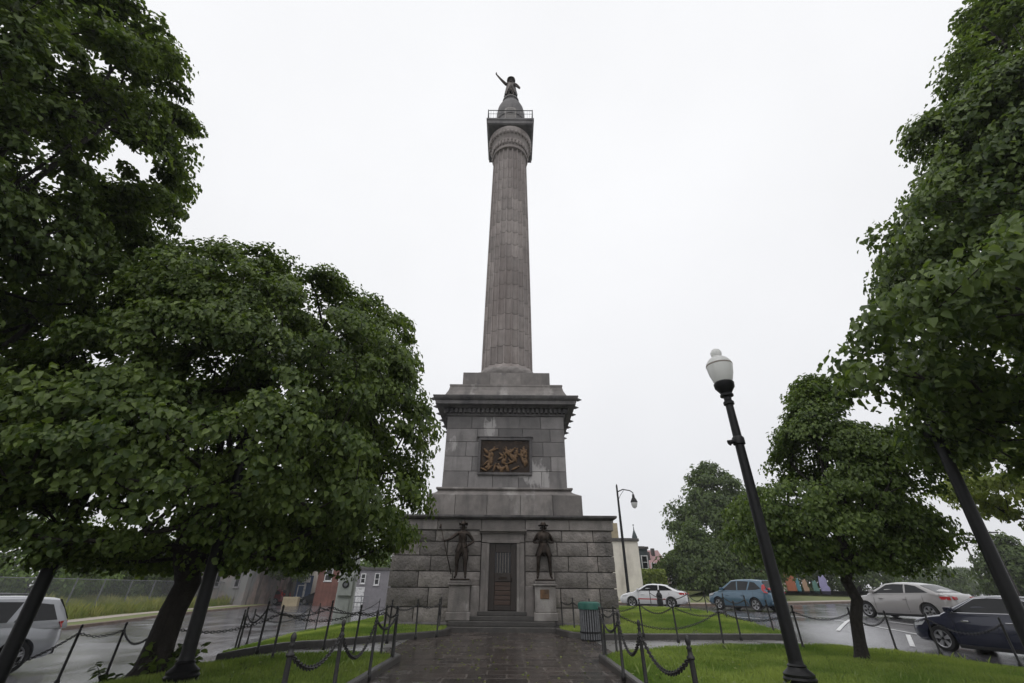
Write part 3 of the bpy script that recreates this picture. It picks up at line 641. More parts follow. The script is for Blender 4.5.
def soldier(pose):
    """standing man, 1.8 m, facing -y"""
    sp_, J = pose, {}
    st_ = sp_.get('stance', .13); bag = sp_.get('bag', 1)
    J['pelvis'] = ((0, 0, .95), (.155, .115)); J['waist'] = ((0, 0, 1.1), (.14, .105)); J['chest'] = ((0, -.01, 1.3), (.18, .125)); J['neckbase'] = ((0, 0, 1.47), (.1, .085))
    J['neck'] = ((0, -.005, 1.54), (.062, .062)); J['head'] = ((0, -.02, 1.63), (.085, .095)); J['crown'] = ((0, -.015, 1.72), (.078, .09))
    E = [('pelvis', 'waist'), ('waist', 'chest'), ('chest', 'neckbase'), ('neckbase', 'neck'), ('neck', 'head'), ('head', 'crown')]
    for s, n in ((-1, 'r'), (1, 'l')):
        fy = sp_.get('step' + n, 0)
        J['hip' + n] = ((s * .1, 0, .86), (.105, .105)); J['thigh' + n] = ((s * (.1 + st_) * .72, fy * .3 - .02, .68), (.088 * bag, .09 * bag)); J['knee' + n] = ((s * (.1 + st_) * .78, fy * .5 - .03, .5), (.062, .066)); J['calf' + n] = ((s * (.05 + st_) * .98, fy * .8 + .01, .36), (.062, .066))
        J['ankle' + n] = ((s * (.07 + st_), fy, .09), (.042, .046)); J['toe' + n] = ((s * (.09 + st_), fy - .2, .035), (.048, .032))
        E += [('pelvis', 'hip' + n), ('hip' + n, 'thigh' + n), ('thigh' + n, 'knee' + n), ('knee' + n, 'calf' + n), ('calf' + n, 'ankle' + n), ('ankle' + n, 'toe' + n)]
        J['sh' + n] = ((s * .205, 0, 1.42), (.078, .075)); J['el' + n] = (sp_['el' + n], (.052, .052)); J['wr' + n] = (sp_['wr' + n], (.034, .034))
        E += [('neckbase', 'sh' + n), ('sh' + n, 'el' + n), ('el' + n, 'wr' + n)]
    x = MB(); face(x, (0, -.02, 1.64), (0, -1, 0))
    for n in 'rl':
        d = Vector(sp_['wr' + n]) - Vector(sp_['el' + n]); hand(x, sp_['wr' + n], sp_.get('hd' + n, d), (0, -1, .2) if n == 'r' else (0, -1, .2))
    return figure_mesh('body', J, E, 'pelvis', x)
def coat(z0, z1, r0, r1, depth=.75, fold=.03, open_=.5):
    """skirt of a coat, open in front, falling in folds"""
    mb = MB(); n = 30; v = []; f = []
    for j in range(7):
        t = j / 6; z = z1 + (z0 - z1) * t; r_ = r1 + (r0 - r1) * t
        for i in range(n + 1):
            q = -math.pi / 2 + open_ * t + (2 * math.pi - 2 * open_ * t) * i / n; rr_ = r_ + fold * t * math.sin(i * 1.9)
            v.append((rr_ * math.cos(q), rr_ * depth * math.sin(q), z))
    for j in range(6):
        for i in range(n): f.append((j * (n + 1) + i, j * (n + 1) + i + 1, (j + 1) * (n + 1) + i + 1, (j + 1) * (n + 1) + i))
    return mb.add(v, f)
def hat(mb, c, r=.16, cock=0.):
    """brimmed hat, the brim turned up on three sides by cock"""
    c = Vector(c); n = 24; v = []; f = []
    for q, z, k in ((.1, .0, 0), (r, .0, 1), (r * 1.02, .014, 1), (.105, .022, 0), (.1, .09, 0), (.075, .125, 0), (.01, .135, 0)):
        for i in range(n):
            t = 2 * math.pi * i / n; up = k * cock * (.5 + .5 * math.cos(3 * t + math.pi / 2))
            v.append((c.x + (q - up * .3) * math.cos(t), c.y + (q - up * .3) * math.sin(t), c.z + z + up))
    for k in range(6):
        for i in range(n): j = (i + 1) % n; f.append((k * n + i, k * n + j, (k + 1) * n + j, (k + 1) * n + i))
    mb.add(v, f)
S_ = 1.14
def base_slab(parent): MB().box(-.33, .33, -.22, .24, -.01, .035, .015).build('plinth_slab', M['bronze'], parent)
sx, sy, sz = MX, MY - H0 - .32, 1.664
s1 = thing('bronze_statue', 'bronze soldier statue holding a long rammer pole, left of the door', 'statue', (sx - 1.655, sy, sz)); s1.scale = (S_,) * 3
base_slab(s1)
o1 = soldier(dict(stance=.1, bag=1.25, elr=(-.4, -.08, 1.26), wrr=(-.57, -.2, 1.18), ell=(.4, .05, 1.17), wrl=(.2, -.1, 1.03), stepl=-.1, hdl=(-.5, -.3, -.6)))
b1 = link('body', o1, M['bronze'], s1, loc=(0, .02, .035))
hb = MB(); hat(hb, (0, -.02, 1.7), .17, .07); hb.tube([(.04, -.1, 1.78), (.05, -.1, 1.93)], [.014, .008], 6); hb.build('hat', M['bronze'], b1, smooth=40)
coat(.82, 1.1, .235, .165, .78, .015, .5).build('waistcoat', M['bronze'], b1, smooth=True)
MB().tube([(-.78, -.26, 1.66), (-.3, -.2, .16)], .017, 8).lathe([(.035, 0), (.04, .05), (.03, .14)], 8, (-.79, -.26, 1.6)).build('rammer', M['bronze'], s1, smooth=True)
s2 = thing('bronze_statue', 'bronze rifleman statue standing with feet apart and hands at his waist, right of the door', 'statue', (sx + 1.655, sy, sz)); s2.scale = (S_,) * 3
base_slab(s2)
o2 = soldier(dict(stance=.16, elr=(-.36, .06, 1.16), wrr=(-.2, -.2, 1.13), ell=(.36, .06, 1.16), wrl=(.22, -.22, 1.14)))
b2 = link('body', o2, M['bronze'], s2, loc=(0, .02, .035))
hb = MB(); hat(hb, (0, -.02, 1.69), .19, .03); hb.build('hat', M['bronze'], b2, smooth=40)
coat(.72, 1.12, .29, .17, .8, .025, .5).build('coat_tails', M['bronze'], b2, smooth=True)
cape = MB().lathe([(.225, 1.24), (.235, 1.32), (.225, 1.41), (.12, 1.5)], 20, cap=False)
for i in range(len(cape.v)): x, y, z = cape.v[i]; cape.v[i] = (x, y * .72, z + .015 * math.sin(9 * math.atan2(y, x)))
cape.build('hunting_cape', M['bronze'], b2, smooth=True)
s3 = thing('bronze_statue', 'bronze general statue with one arm raised on top of the column', 'statue', (MX, MY, 41.685)); s3.scale = (2.3, 2.3, 2.08)
MB().lathe([(.34, -.005), (.34, .05), (.3, .06)], 24).build('plinth_slab', M['bronze'], s3)
o3 = soldier(dict(stance=.06, elr=(-.42, -.1, 1.62), wrr=(-.62, -.16, 1.92), ell=(.38, .04, 1.2), wrl=(.2, -.12, 1.08), hdr=(-.4, -.2, 1)))
b3 = link('body', o3, M['bronze'], s3, loc=(0, 0, .05))
hb = MB(); hat(hb, (0, -.02, 1.7), .19, .06); hb.build('hat', M['bronze'], b3, smooth=40)
coat(.42, 1.25, .27, .2, .9, .03, .6).build('coat', M['bronze'], b3, smooth=True)
# ---------------------------------------------------------------- chain posts and chains
def top_pt(u, v, h=.98):
    """spot whose post top is seen in direction u, v"""
    d = ray(u, v); z = h
    for _ in range(30): t = (z - EYE) / d.z; p = Vector((0, 0, EYE)) + d * t; z = .5 * z + .5 * (g(p.x, p.y) + h)
    return (p.x, p.y)
def bp(u, v, dz=.08): p = gnd(u, v, dz); return (p.x, p.y)
def post_mesh():
    a = MB().lathe([(.045, -.06), (.045, .03), (.027, .06), (.024, .78), (.026, .79)], 10)
    b = MB().lathe([(.034, .79), (.035, .81), (.024, .825), (.02, .865), (.029, .875), (.014, .89), (.022, .905), (.027, .93), (.024, .95), (.012, .968), (.004, .972)], 10)
    return a.mesh('chain_post'), b.mesh('finial')
PM, FM = post_mesh(); PM.materials.append(M['iron_worn']); FM.materials.append(M['iron_worn'])
for me in (PM, FM): me.polygons.foreach_set('use_smooth', [True] * len(me.polygons))
def post(x, y, z, label, group, tilt=(0, 0)):
    o = bpy.data.objects.new('chain_post', PM); C.objects.link(o); o.location = (x, y, z); o.rotation_euler = (tilt[0], tilt[1], 0)
    f = bpy.data.objects.new('finial', FM); C.objects.link(f); f.parent = o; return tag(o, label, 'post', group)
def chain(a, b, sag, label, group, lk=.075):
    a, b = Vector(a), Vector(b); n0 = 24; pts = [a.lerp(b, i / n0) - Vector((0, 0, sag * 4 * (i / n0) * (1 - i / n0))) for i in range(n0 + 1)]
    ln = sum((p - q).length for p, q in zip(pts, pts[1:])); n = max(6, int(ln / (lk * .72))); mb = MB(); acc = [0]
    for p, q in zip(pts, pts[1:]): acc.append(acc[-1] + (q - p).length)
    def samp(s):
        for i in range(n0):
            if s <= acc[i + 1] + 1e-9: t = (s - acc[i]) / (acc[i + 1] - acc[i]); return pts[i].lerp(pts[i + 1], t)
        return pts[-1]
    for i in range(n):
        p = samp(ln * (i + .5) / n); d = (samp(min(ln, ln * (i + .9) / n)) - samp(ln * (i + .1) / n)).normalized(); s = d.cross(Vector((0, 0, 1))).normalized(); u = s.cross(d)
        if i % 2: s, u = u, s
        K, q, r_ = 8, 4, .0075; v = []; f = []
        for k in range(K):
            t = 2 * math.pi * k / K; c = d * math.cos(t) * lk / 2 + s * math.sin(t) * lk * .3; e = (d * math.cos(t) + s * math.sin(t)).normalized()
            for m_ in range(q): w_ = 2 * math.pi * m_ / q; v.append(p + c + (e * math.cos(w_) + u * math.sin(w_)) * r_)
        for k in range(K):
            for m_ in range(q): f.append((k * q + m_, ((k + 1) % K) * q + m_, ((k + 1) % K) * q + (m_ + 1) % q, k * q + (m_ + 1) % q))
        mb.add(v, f)
    return tag(mb.build('chain', M['iron_worn'], fix=False) if False else link('chain', mb.mesh('chain', False), M['iron_worn']), label, 'chain', group)
def row(spots, where, first, group, dz=.08, fn=g, sag=.33, skip=()):
    rr_ = random.Random(len(spots) * 7); P = []
    for i, (x, y) in enumerate(spots):
        z = fn(x, y) + dz; tl = (rr_.uniform(-.03, .03), rr_.uniform(-.03, .03)); P.append(Vector((x + .82 * tl[1], y - .82 * tl[0], z + .82)))
        post(x, y, z, '%s iron chain post from %s, %s' % (ORD[i], first, where), 'chain posts ' + group, tl)
    for i in range(len(P) - 1):
        if i in skip: continue
        s = sag * rr_.uniform(.75, 1.2) * min(1.2, (P[i] - P[i + 1]).length / 2.6)
        chain(P[i], P[i + 1], s, 'iron chain in the %s gap from %s, %s' % (ORD[i], first, where), 'chains ' + group)
row([top_pt(294, 642), top_pt(344.7, 626), bp(368.8, 677), bp(392.7, 660)], 'path kerb of left lawn', 'the picture bottom', 'beside the left lawn')
row([bp(391.5, 659), bp(380.7, 655.4), bp(353, 655.4), bp(271.8, 659.5), (-7.0, 10.35), bp(105.6, 676), bp(56.5, 683), (-8.4, 6.9)], 'far edge of left lawn', 'the path corner', 'round the street edge of the left lawn')
row([top_pt(691.5, 645), top_pt(640, 626), bp(623.8, 677), bp(604, 657.5)], 'path kerb of right lawn', 'the picture bottom', 'beside the right lawn')
row([bp(606, 656.5), bp(617, 653.5), bp(724.2, 648.6), bp(803.4, 647.8), bp(862, 649), bp(896.6, 650.3), bp(940.5, 653.6), bp(1020.8, 666)], 'far edge of right lawn', 'the path corner', 'round the street edge of the right lawn')
row([(-2.55, 18.6), bp(436.7, 635, .14), bp(415.5, 637, .14), bp(387, 641, .14), bp(323.8, 647, .14), bp(257.5, 650.6, .14), bp(237.4, 650.6, .14)], 'front of left island', 'the monument', 'along the front of the left island', .14)
row([bp(234.5, 650, .14), bp(246.6, 643.8, .14), bp(305, 631, .14), (-7.75, 20.5), bp(377.4, 616.5, .14)], 'street side of left island', 'its sharp corner', 'street side of left island', .14)
row([(1.98, 19.1), (2.3, 18.2), (2.7, 17.1), bp(643.5, 635, .14), bp(678, 638, .2), bp(741, 638.4, .14)], 'front of right island', 'the monument', 'along the front of the right island', .14, gm)
row([(9.05, 17.6), bp(750.5, 623.4, .14), bp(727, 619, .14), bp(708, 614.5, .14), bp(691, 611.8, .14), (9.2, 32.6)], 'street side of right island', 'its near corner', 'street side of right island', .14)

# ---------------------------------------------------------------- lamps
def lamp(label, x, y, tilt=0., group='acorn street lamps on the lawns'):
    z = g(x, y) + .05; t = thing('street_lamp', label, 'street lamp', (x, y, z), 0, group); t.rotation_euler = (0, tilt, 0); t.scale = (.912,) * 3
    MB().lathe([(.29, -.08), (.29, .06), (.26, .08), (.275, .13), (.25, .16), (.255, .2), (.22, .23), (.17, .27), (.15, .3), (.16, .32), (.125, .35), (.118, .4)], 20).build('base', M['iron'], t, smooth=40)
    MB().lathe([(.118, .38), (.11, 2.5), (.096, 4.4), (.086, 5.3), (.12, 5.32), (.12, 5.38), (.085, 5.42), (.085, 5.52)], 16).build('pole', M['iron'], t, smooth=40)
    k = MB().lathe([(.1, 4.34), (.13, 4.36), (.13, 4.5), (.1, 4.54)], 16)
    k.tube([(-.1, -.02, 4.42), (-.2, -.03, 4.4), (-.24, -.03, 4.38)], [.05, .05, .07], 8); k.build('banner_collar', M['iron'], t, smooth=40)
    MB().lathe([(.085, 5.5), (.15, 5.53), (.15, 5.57), (.12, 5.6), (.17, 5.68), (.225, 5.76), (.235, 5.86), (.2, 5.9)], 20).build('globe_holder', M['iron'], t, smooth=40)
    gl = MB().lathe([(.2, 5.88), (.225, 5.95), (.275, 6.12), (.302, 6.3), (.305, 6.36), (.293, 6.42), (.24, 6.5), (.2, 6.54), (.13, 6.58), (.11, 6.61)], 28).build('globe', M['globe'], t, smooth=50)
    MB().lathe([(.308, 6.33), (.311, 6.35), (.308, 6.37)], 28, cap=False).build('band', M['kerb_pale'], gl)
    MB().lathe([(.11, 6.61), (.13, 6.66), (.135, 6.72), (.1, 6.79), (.03, 6.83), (.01, 6.835)], 16).build('finial', M['globe'], gl, smooth=60)
    return t
lamp('black street lamp with white acorn globe on the right lawn', 4.72, 8.72, R(.2))
lamp('black street lamp beside the thick maple trunk, its head lost in leaves', -5.2, 8.55, R(-2.2))
lamp('black street lamp standing in front of the pale parked car at far left', -7.85, 8.3, R(-1))
p = at(1010, 604, 8.1); lamp('black street lamp crossing in front of the navy sedan on the right', p.x, 8.1, R(2.5))
p = gnd(630, 606.5); sl = thing('street_light', 'tall black street light with a curved arm and hanging lantern behind the monument', 'street light', p)
hh = at(618, 486, p.y).z - p.z
MB().lathe([(.26, -.05), (.26, .5), (.2, .6), (.17, .95), (.12, 1.0), (.11, hh * .6), (.075, hh), (.03, hh + .15)], 14).build('pole', M['iron'], sl, smooth=40)
MB().tube([(0, 0, hh - .5), (.5, 0, hh - .28), (1.1, 0, hh - .38), (1.35, 0, hh - .55), (1.35, 0, hh - .7)], .045, 8).tube([(0, 0, hh - 1.2), (.25, 0, hh - .75), (.6, 0, hh - .33)], .02, 6).build('arm', M['iron'], sl, smooth=True)
la = MB().lathe([(.06, hh - .66), (.1, hh - .75), (.12, hh - .95), (.24, hh - 1.15), (.3, hh - 1.32), (.28, hh - 1.36)], 16, (1.35, 0, 0)).build('lantern_hood', M['iron'], sl, smooth=50)
MB().lathe([(.26, hh - 1.36), (.27, hh - 1.5), (.18, hh - 1.74), (.04, hh - 1.84)], 16, (1.35, 0, 0)).build('globe', M['globe'], la, smooth=60)

# ---------------------------------------------------------------- litter bin, cabinet, bollard
bn = thing('litter_bin', 'slatted grey litter bin with a green lid at the path edge right of the steps', 'litter bin', (2.55, 16.15, .006))
lin = MB().lathe([(.27, .06), (.28, .88)], 24).build('liner', M['black_trim'], bn, smooth=50)
sl_ = MB()
for i in range(26):
    t = 2 * math.pi * i / 26; c, s = math.cos(t), math.sin(t)
    sl_.prism([(.3 * c - .02 * s, .3 * s + .02 * c), (.3 * c + .02 * s, .3 * s - .02 * c), (.325 * c + .02 * s, .325 * s - .02 * c), (.325 * c - .02 * s, .325 * s + .02 * c)], 'z', .04, .86)
M['slat'] = mat('slat', (.16, .165, .175), .45, .25, 12)
sl_.build('slats', M['slat'], bn)
MB().lathe([(.333, .2), (.338, .2), (.338, .24), (.333, .24)], 28, cap=False).lathe([(.32, 0), (.32, .06), (.29, .06)], 24).build('hoop', M['iron'], bn)
M['bin_green'] = stain(mat('bin_green', (.02, .11, .085), .45, .2, 5), (.05, .17, .14), 3, .5, .7)
MB().lathe([(.33, .82), (.355, .83), (.36, .96), (.35, 1.0), (.27, 1.03), (.2, 1.0), (.18, .95)], 28).build('lid', M['bin_green'], bn, smooth=40)

p = gnd(340, 627); cb = thing('utility_pillar', 'grey green metal utility pillar with a round dial beside the left street', 'utility pillar', (p.x, p.y, g(p.x, p.y)), .15)
M['cab_paint'] = stain(mat('cab_paint', (.33, .35, .33), .5, .12, 3), (.16, .17, .15), 1.4, .5, .75)
MB().box(-.42, .42, -.28, .28, -.1, 3.6, .04).build('casing', M['cab_paint'], cb)
MB().box(-.3, .3, -.31, -.275, .15, 1.2, .02).build('door_panel', M['cab_paint'], cb)
hx = MB().box(-.34, .34, -.44, -.27, 1.35, 2.35, .03).build('meter_box', M['cab_paint'], cb)
MB().prism([(.17 * math.cos(i * .3142), 1.85 + .17 * math.sin(i * .3142)) for i in range(20)], 'y', -.475, -.43).build('dial', M['black_trim'], hx)
MB().prism([(.09 * math.cos(i * .3142), 1.85 + .09 * math.sin(i * .3142)) for i in range(20)], 'y', -.485, -.47).build('dial_face', M['slat'], hx)
p = gnd(661, 609); MB_ = MB().lathe([(.2, -.05), (.2, .5), (.16, .6), (.19, .66), (.2, .8), (.12, .95), (.08, .97), (.08, 1.08), (.02, 1.12)], 14)
tag(MB_.build('bollard', M['iron'], loc=(p.x, p.y, p.z), smooth=40), 'squat black bollard beside the rear wheel of the white sedan', 'bollard')

# ---------------------------------------------------------------- vehicles
def loft_body(st, nseg=9):
    """st: stations (x, zb, zt, half width); returns MB of a closed lower body, front towards +x"""
    v = []; f = []; prev = None
    xs = [s[0] for s in st]; X = np.linspace(xs[0], xs[-1], 44)
    ip = lambda k: np.interp(X, xs, [s[k] for s in st])
    zb, zt, wd = ip(1), ip(2), ip(3)
    ker = np.array([1, 2, 1]) / 4
    for a in (zb, zt, wd): a[1:-1] = np.convolve(a, ker, 'valid')
    ring = []
    for x, b, t, q in zip(X, zb, zt, wd):
        h = t - b; half = [(.0, b), (q * .8, b), (q * .93, b + .04), (q * .985, b + h * .22), (q, b + h * .42), (q * .995, b + h * .6), (q * .965, b + h * .82), (q * .93, t - .035), (q * .87, t - .005), (q * .6, t + .018), (0, t + .028)]
        ring.append([(x, y, z) for y, z in half] + [(x, -y, z) for y, z in half[-2:0:-1]])
    n = len(ring[0])
    for r_ in ring: v += r_
    for i in range(len(ring) - 1):
        for k in range(n): f.append((i * n + k, i * n + (k + 1) % n, (i + 1) * n + (k + 1) % n, (i + 1) * n + k))
    f += [tuple(range(n)), tuple(range(len(v) - n, len(v)))[::-1]]
    return MB().add(v, f)
def cut(o, cyl):
    c = cyl.build('cutter', M['black_trim']); md = o.modifiers.new('b', 'BOOLEAN'); md.object = c; md.operation = 'DIFFERENCE'; md.solver = 'EXACT'
    nm = bpy.data.meshes.new_from_object(o.evaluated_get(bpy.context.evaluated_depsgraph_get())); o.modifiers.clear(); old = o.data; o.data = nm; nm.name = 'body'
    bpy.data.objects.remove(c)
def shrink(poly, d):
    n = len(poly); o = []; A = sum(poly[i][0] * poly[(i + 1) % n][1] - poly[(i + 1) % n][0] * poly[i][1] for i in range(n)); s = 1 if A > 0 else -1
    for i in range(n):
        a, b, c = Vector(poly[i - 1]), Vector(poly[i]), Vector(poly[(i + 1) % n]); e1 = (b - a).normalized(); e2 = (c - b).normalized()
        n1 = Vector((-e1.y, e1.x)) * s; n2 = Vector((-e2.y, e2.x)) * s; m_ = (n1 + n2); m_ = m_ / max(.35, m_.length_squared) * 2 * d / 1.0 * .5 * 2 / 2
        o.append((b.x + m_.x, b.y + m_.y))
    return o
SEDAN = dict(st=[(-2.4, .45, .78, .62), (-2.36, .32, .96, .74), (-2.2, .24, 1.02, .85), (-1.6, .2, 1.04, .905), (-.6, .18, 1.0, .92), (.6, .18, .98, .92), (1.0, .18, .98, .915), (1.6, .2, .9, .9), (2.05, .22, .8, .85), (2.24, .26, .7, .73), (2.32, .34, .6, .55)],
             green=[(-1.95, 1.03), (-1.15, 1.37), (-.7, 1.43), (-.1, 1.455), (.3, 1.42), (1.2, .98)], wb=1.37, wr=.33,
             wins=[[(-1.55, 1.07), (-1.05, 1.33), (-.72, 1.385), (-.62, 1.385), (-.62, 1.05)], [(-.54, 1.05), (-.54, 1.39), (-.1, 1.405), (.22, 1.375), (.86, 1.03)]], roofw=.62, beltw=.82, L=4.8,
             tail=[(-2.3, .8), (-2.28, .93), (-1.95, .93), (-2.0, .82)], head=[(2.08, .62), (2.02, .73), (1.68, .78), (1.82, .66)])
SUV = dict(st=[(-2.27, .5, .85, .68), (-2.22, .34, 1.02, .8), (-2.05, .28, 1.06, .88), (-1.4, .24, 1.08, .915), (-.3, .22, 1.06, .92), (.8, .22, 1.05, .92), (1.1, .22, 1.05, .91), (1.6, .24, .98, .9), (2.0, .27, .88, .84), (2.22, .3, .76, .7), (2.3, .4, .64, .5)],
           green=[(-2.2, 1.04), (-2.02, 1.35), (-1.8, 1.6), (-1.1, 1.665), (-.1, 1.66), (.25, 1.62), (1.25, 1.05)], wb=1.31, wr=.35,
           wins=[[(-1.85, 1.18), (-1.45, 1.5), (-1.15, 1.55), (-.95, 1.1), (-1.5, 1.12)], [(-.86, 1.1), (-1.04, 1.55), (-.45, 1.585), (-.25, 1.585), (-.25, 1.09)], [(-.17, 1.09), (-.17, 1.585), (.15, 1.56), (.86, 1.1)]], roofw=.66, beltw=.83, L=4.55,
           tail=[(-2.2, .95), (-2.03, 1.4), (-1.93, 1.36), (-1.9, 1.12), (-2.05, .97)], head=[(2.0, .76), (1.95, .88), (1.55, .94), (1.65, .82)])
BIGSUV = dict(st=[(-2.55, .5, .95, .72), (-2.5, .36, 1.1, .86), (-2.3, .3, 1.14, .95), (-1.5, .26, 1.16, .985), (-.3, .24, 1.14, .99), (1.0, .24, 1.13, .985), (1.4, .25, 1.12, .97), (1.9, .26, 1.06, .95), (2.3, .3, .96, .88), (2.5, .34, .84, .74), (2.57, .44, .74, .6)],
           green=[(-2.48, 1.12), (-2.3, 1.5), (-2.12, 1.74), (-1.4, 1.79), (0, 1.78), (.5, 1.74), (1.5, 1.12)], wb=1.5, wr=.39,
           wins=[[(-2.18, 1.22), (-1.98, 1.6), (-1.45, 1.66), (-1.2, 1.2)], [(-1.05, 1.2), (-1.28, 1.67), (-.35, 1.69), (-.25, 1.69), (-.25, 1.2)], [(-.16, 1.2), (-.16, 1.69), (.35, 1.66), (1.08, 1.2)]], roofw=.72, beltw=.9, L=5.1,
           tail=[(-2.5, 1.0), (-2.46, 1.2), (-2.24, 1.17), (-2.34, 1.02)], head=[(2.3, .84), (2.25, .96), (1.85, 1.0), (1.95, .9)])
def car(name, label, cat, S, x, y, az, paint, z=None, roof_rack=False, strip=False, chrome=False):
    """az: compass bearing of the nose, clockwise from +y"""
    pm = M['paint_' + paint]; z = g(x, y) if z is None else z
    t = thing(name, label, cat, (x, y, z), math.pi / 2 - R(az))
    body = loft_body(S['st']).build('body', pm, t); t_m = Matrix.Identity(4)
    wr, wb, bw = S['wr'], S['wb'], max(s[3] for s in S['st'])
    body.parent = None
    for s in (-1, 1):
        for q in (-1, 1):
            cyl = MB(); n = 24; r_ = wr + .055
            cyl.prism([(q * wb + r_ * math.cos(2 * math.pi * i / n), wr + r_ * math.sin(2 * math.pi * i / n)) for i in range(n)], 'y', s * (bw - .3), s * (bw + .2)); cut(body, cyl)
    body.parent = t; me = body.data; me.polygons.foreach_set('use_smooth', [True] * len(me.polygons)); me.set_sharp_from_angle(angle=R(38))
    G = S['green']; zb = min(G[0][1], G[-1][1]); zr = max(p[1] for p in G); bwid, rwid = S['beltw'], S['roofw']
    def hw(zz): k = (zz - zb) / (zr - zb); return bwid + (rwid - bwid) * max(0, k) ** 1.25
    gx = []
    for a, b in zip(G, G[1:]):
        for k in range(4): u = k / 4; gx.append((a[0] + (b[0] - a[0]) * u, a[1] + (b[1] - a[1]) * u))
    gx.append(G[-1]); ghost = MB(); v = []; f = []
    for px, pz in gx:
        w_ = hw(pz); cr = .035 if pz > zb + .1 else .0
        v += [(px, -w_ - .03, pz - .04), (px, -w_ + .03, pz), (px, -w_ * .5, pz + cr * .75), (px, 0, pz + cr), (px, w_ * .5, pz + cr * .75), (px, w_ - .03, pz), (px, w_ + .03, pz - .04)]
    for i in range(len(gx) - 1):
        for k in range(6): f.append((i * 7 + k, i * 7 + k + 1, (i + 1) * 7 + k + 1, (i + 1) * 7 + k))
    for s in (-1, 1):   # sides, curved with the tumblehome
        top = [(px, s * (hw(pz) + .03), pz - .04) for px, pz in gx]; n = len(top); base = len(v); v += top; nz = 5
        for j in range(1, nz + 1):
            for px, py, pz in top: zz = pz + (zb - .12 - pz) * j / nz; v.append((px, s * (hw(max(zb - .1, zz)) + .03), zz))
        for j in range(nz):
            for i in range(n - 1): f.append((base + j * n + i, base + j * n + i + 1, base + (j + 1) * n + i + 1, base + (j + 1) * n + i))
    cabin = ghost.add(v, f).build('cabin', pm, t, smooth=35)
    def side_panel(poly, s, lift, th=.012):
        v = []; n = len(poly)
        for d in (lift, lift - th * 2): v += [(px, s * (hw(pz) + .03 + d), pz) for px, pz in poly]
        return v, [tuple(range(n)), tuple(range(2 * n - 1, n - 1, -1))] + [(i, (i + 1) % n, n + (i + 1) % n, n + i) for i in range(n)]
    def subdiv(poly):
        o = []
        for i in range(len(poly)):
            a, b = poly[i], poly[(i + 1) % len(poly)]
            for k in range(3): o.append((a[0] + (b[0] - a[0]) * k / 3, a[1] + (b[1] - a[1]) * k / 3))
        return o
    for s in (-1, 1):
        for wn in S['wins']:
            wo = MB().add(*side_panel(wn, s, .008)).build('window', M['glass_dark'], t)
            if chrome:
                cx_ = sum(q[0] for q in wn) / len(wn); cz_ = sum(q[1] for q in wn) / len(wn)
                pts = [(q[0] + (q[0] - cx_) * .03, s * (hw(q[1]) + .036), q[1] + (.012 if q[1] > cz_ else -.012)) for q in wn]
                MB().tube(pts + [pts[0]], .011, 5).build('trim', M['chrome'], wo)
    for a, b, nm in ((G[-1], G[-2], 'windshield'), (G[0], G[1] if len(G) < 7 else G[2], 'rear_window')):
        pa, pb = Vector((a[0], 0, a[1])), Vector((b[0], 0, b[1])); d = pb - pa; nn = Vector((-d.z, 0, d.x)).normalized()
        if nn.z < 0: nn = -nn
        v = []; f = []
        for i in range(5):
            k = .12 + .8 * i / 4; q = pa + d * k; w_ = hw(q.z) - .06
            for jj in (-1, -.5, 0, .5, 1): o_ = q + nn * (.014 + .028 * (1 - jj * jj) * min(1, k * 1.5) + (.05 if nm == 'rear_window' and len(G) >= 7 else 0)); v.append((o_.x, w_ * jj, o_.z))
        for i in range(4):
            for jj in range(4): q = i * 5 + jj; f.append((q, q + 1, q + 6, q + 5))
        MB().add(v, f).build(nm, M['glass_dark'], t, smooth=True)
    stx = [s[0] for s in S['st']]
    def wid(xx): return float(np.interp(xx, stx, [q[3] for q in S['st']]))
    def slab(poly, s, nm, m_, par):
        mbb = MB(); n = len(poly); v = []
        for d in (.012, -.1): v += [(px, s * (wid(px) * (.985 if pz < 1.0 or S is SEDAN else 1.0) + d), pz) for px, pz in poly]
        if S is not SEDAN and max(q[1] for q in poly) > 1.2: v = [(q[0], s * (hw(q[2]) + .03 + (.016 if i < n else -.1)), q[2]) for i, q in enumerate(v)]
        return mbb.add(v, [tuple(range(n)), tuple(range(2 * n - 1, n - 1, -1))] + [(i, (i + 1) % n, n + (i + 1) % n, n + i) for i in range(n)]).build(nm, m_, par)
    xr, xf = stx[0], stx[-1]
    for s in (-1, 1):
        slab(S['tail'], s, 'tail_light', M['red_lens'], t); slab(S['head'], s, 'headlight', M['head_lens'], t)
        tz = sum(q[1] for q in S['tail']) / len(S['tail'])
        MB().box(xr + .0, xr + .16, *sorted((s * .45, s * .66)), tz - .06, tz + .06, .02).build('rear_lamp', M['red_lens'], t)
        MB().box(.78, .95, *sorted((s * (hw(zb) + .02), s * (hw(zb) + .2))), zb + .05, zb + .19, .03).build('mirror', pm, t)
        xh0, xh1 = -.62, .45
        for xh in (xh0, xh1): MB().box(xh, xh + .2, *sorted((s * (bw * .985), s * (bw * .985 + .03))), .8, .835, .008).build('door_handle', M['chrome'] if chrome else pm, t)
        sm = MB()
        for xs_, zz0, zz1 in ((-.58, .3, 1.02), (.88, .3, .98), (-1.28, .6, 1.02)):
            pts = []
            for k in range(6):
                zz = zz0 + (zz1 - zz0) * k / 5; h0, h1 = float(np.interp(xs_, stx, [q[1] for q in S['st']])), float(np.interp(xs_, stx, [q[2] for q in S['st']])); u = (zz - h0) / (h1 - h0)
                pts.append((xs_, s * (wid(xs_) * float(np.interp(u, [0, .1, .22, .42, .6, .82, .95, 1], [.8, .95, .985, 1, .995, .965, .93, .88])) + .001), zz))
            sm.tube(pts, .007, 4)
        sm.build('door_seam', M['black_trim'], t)
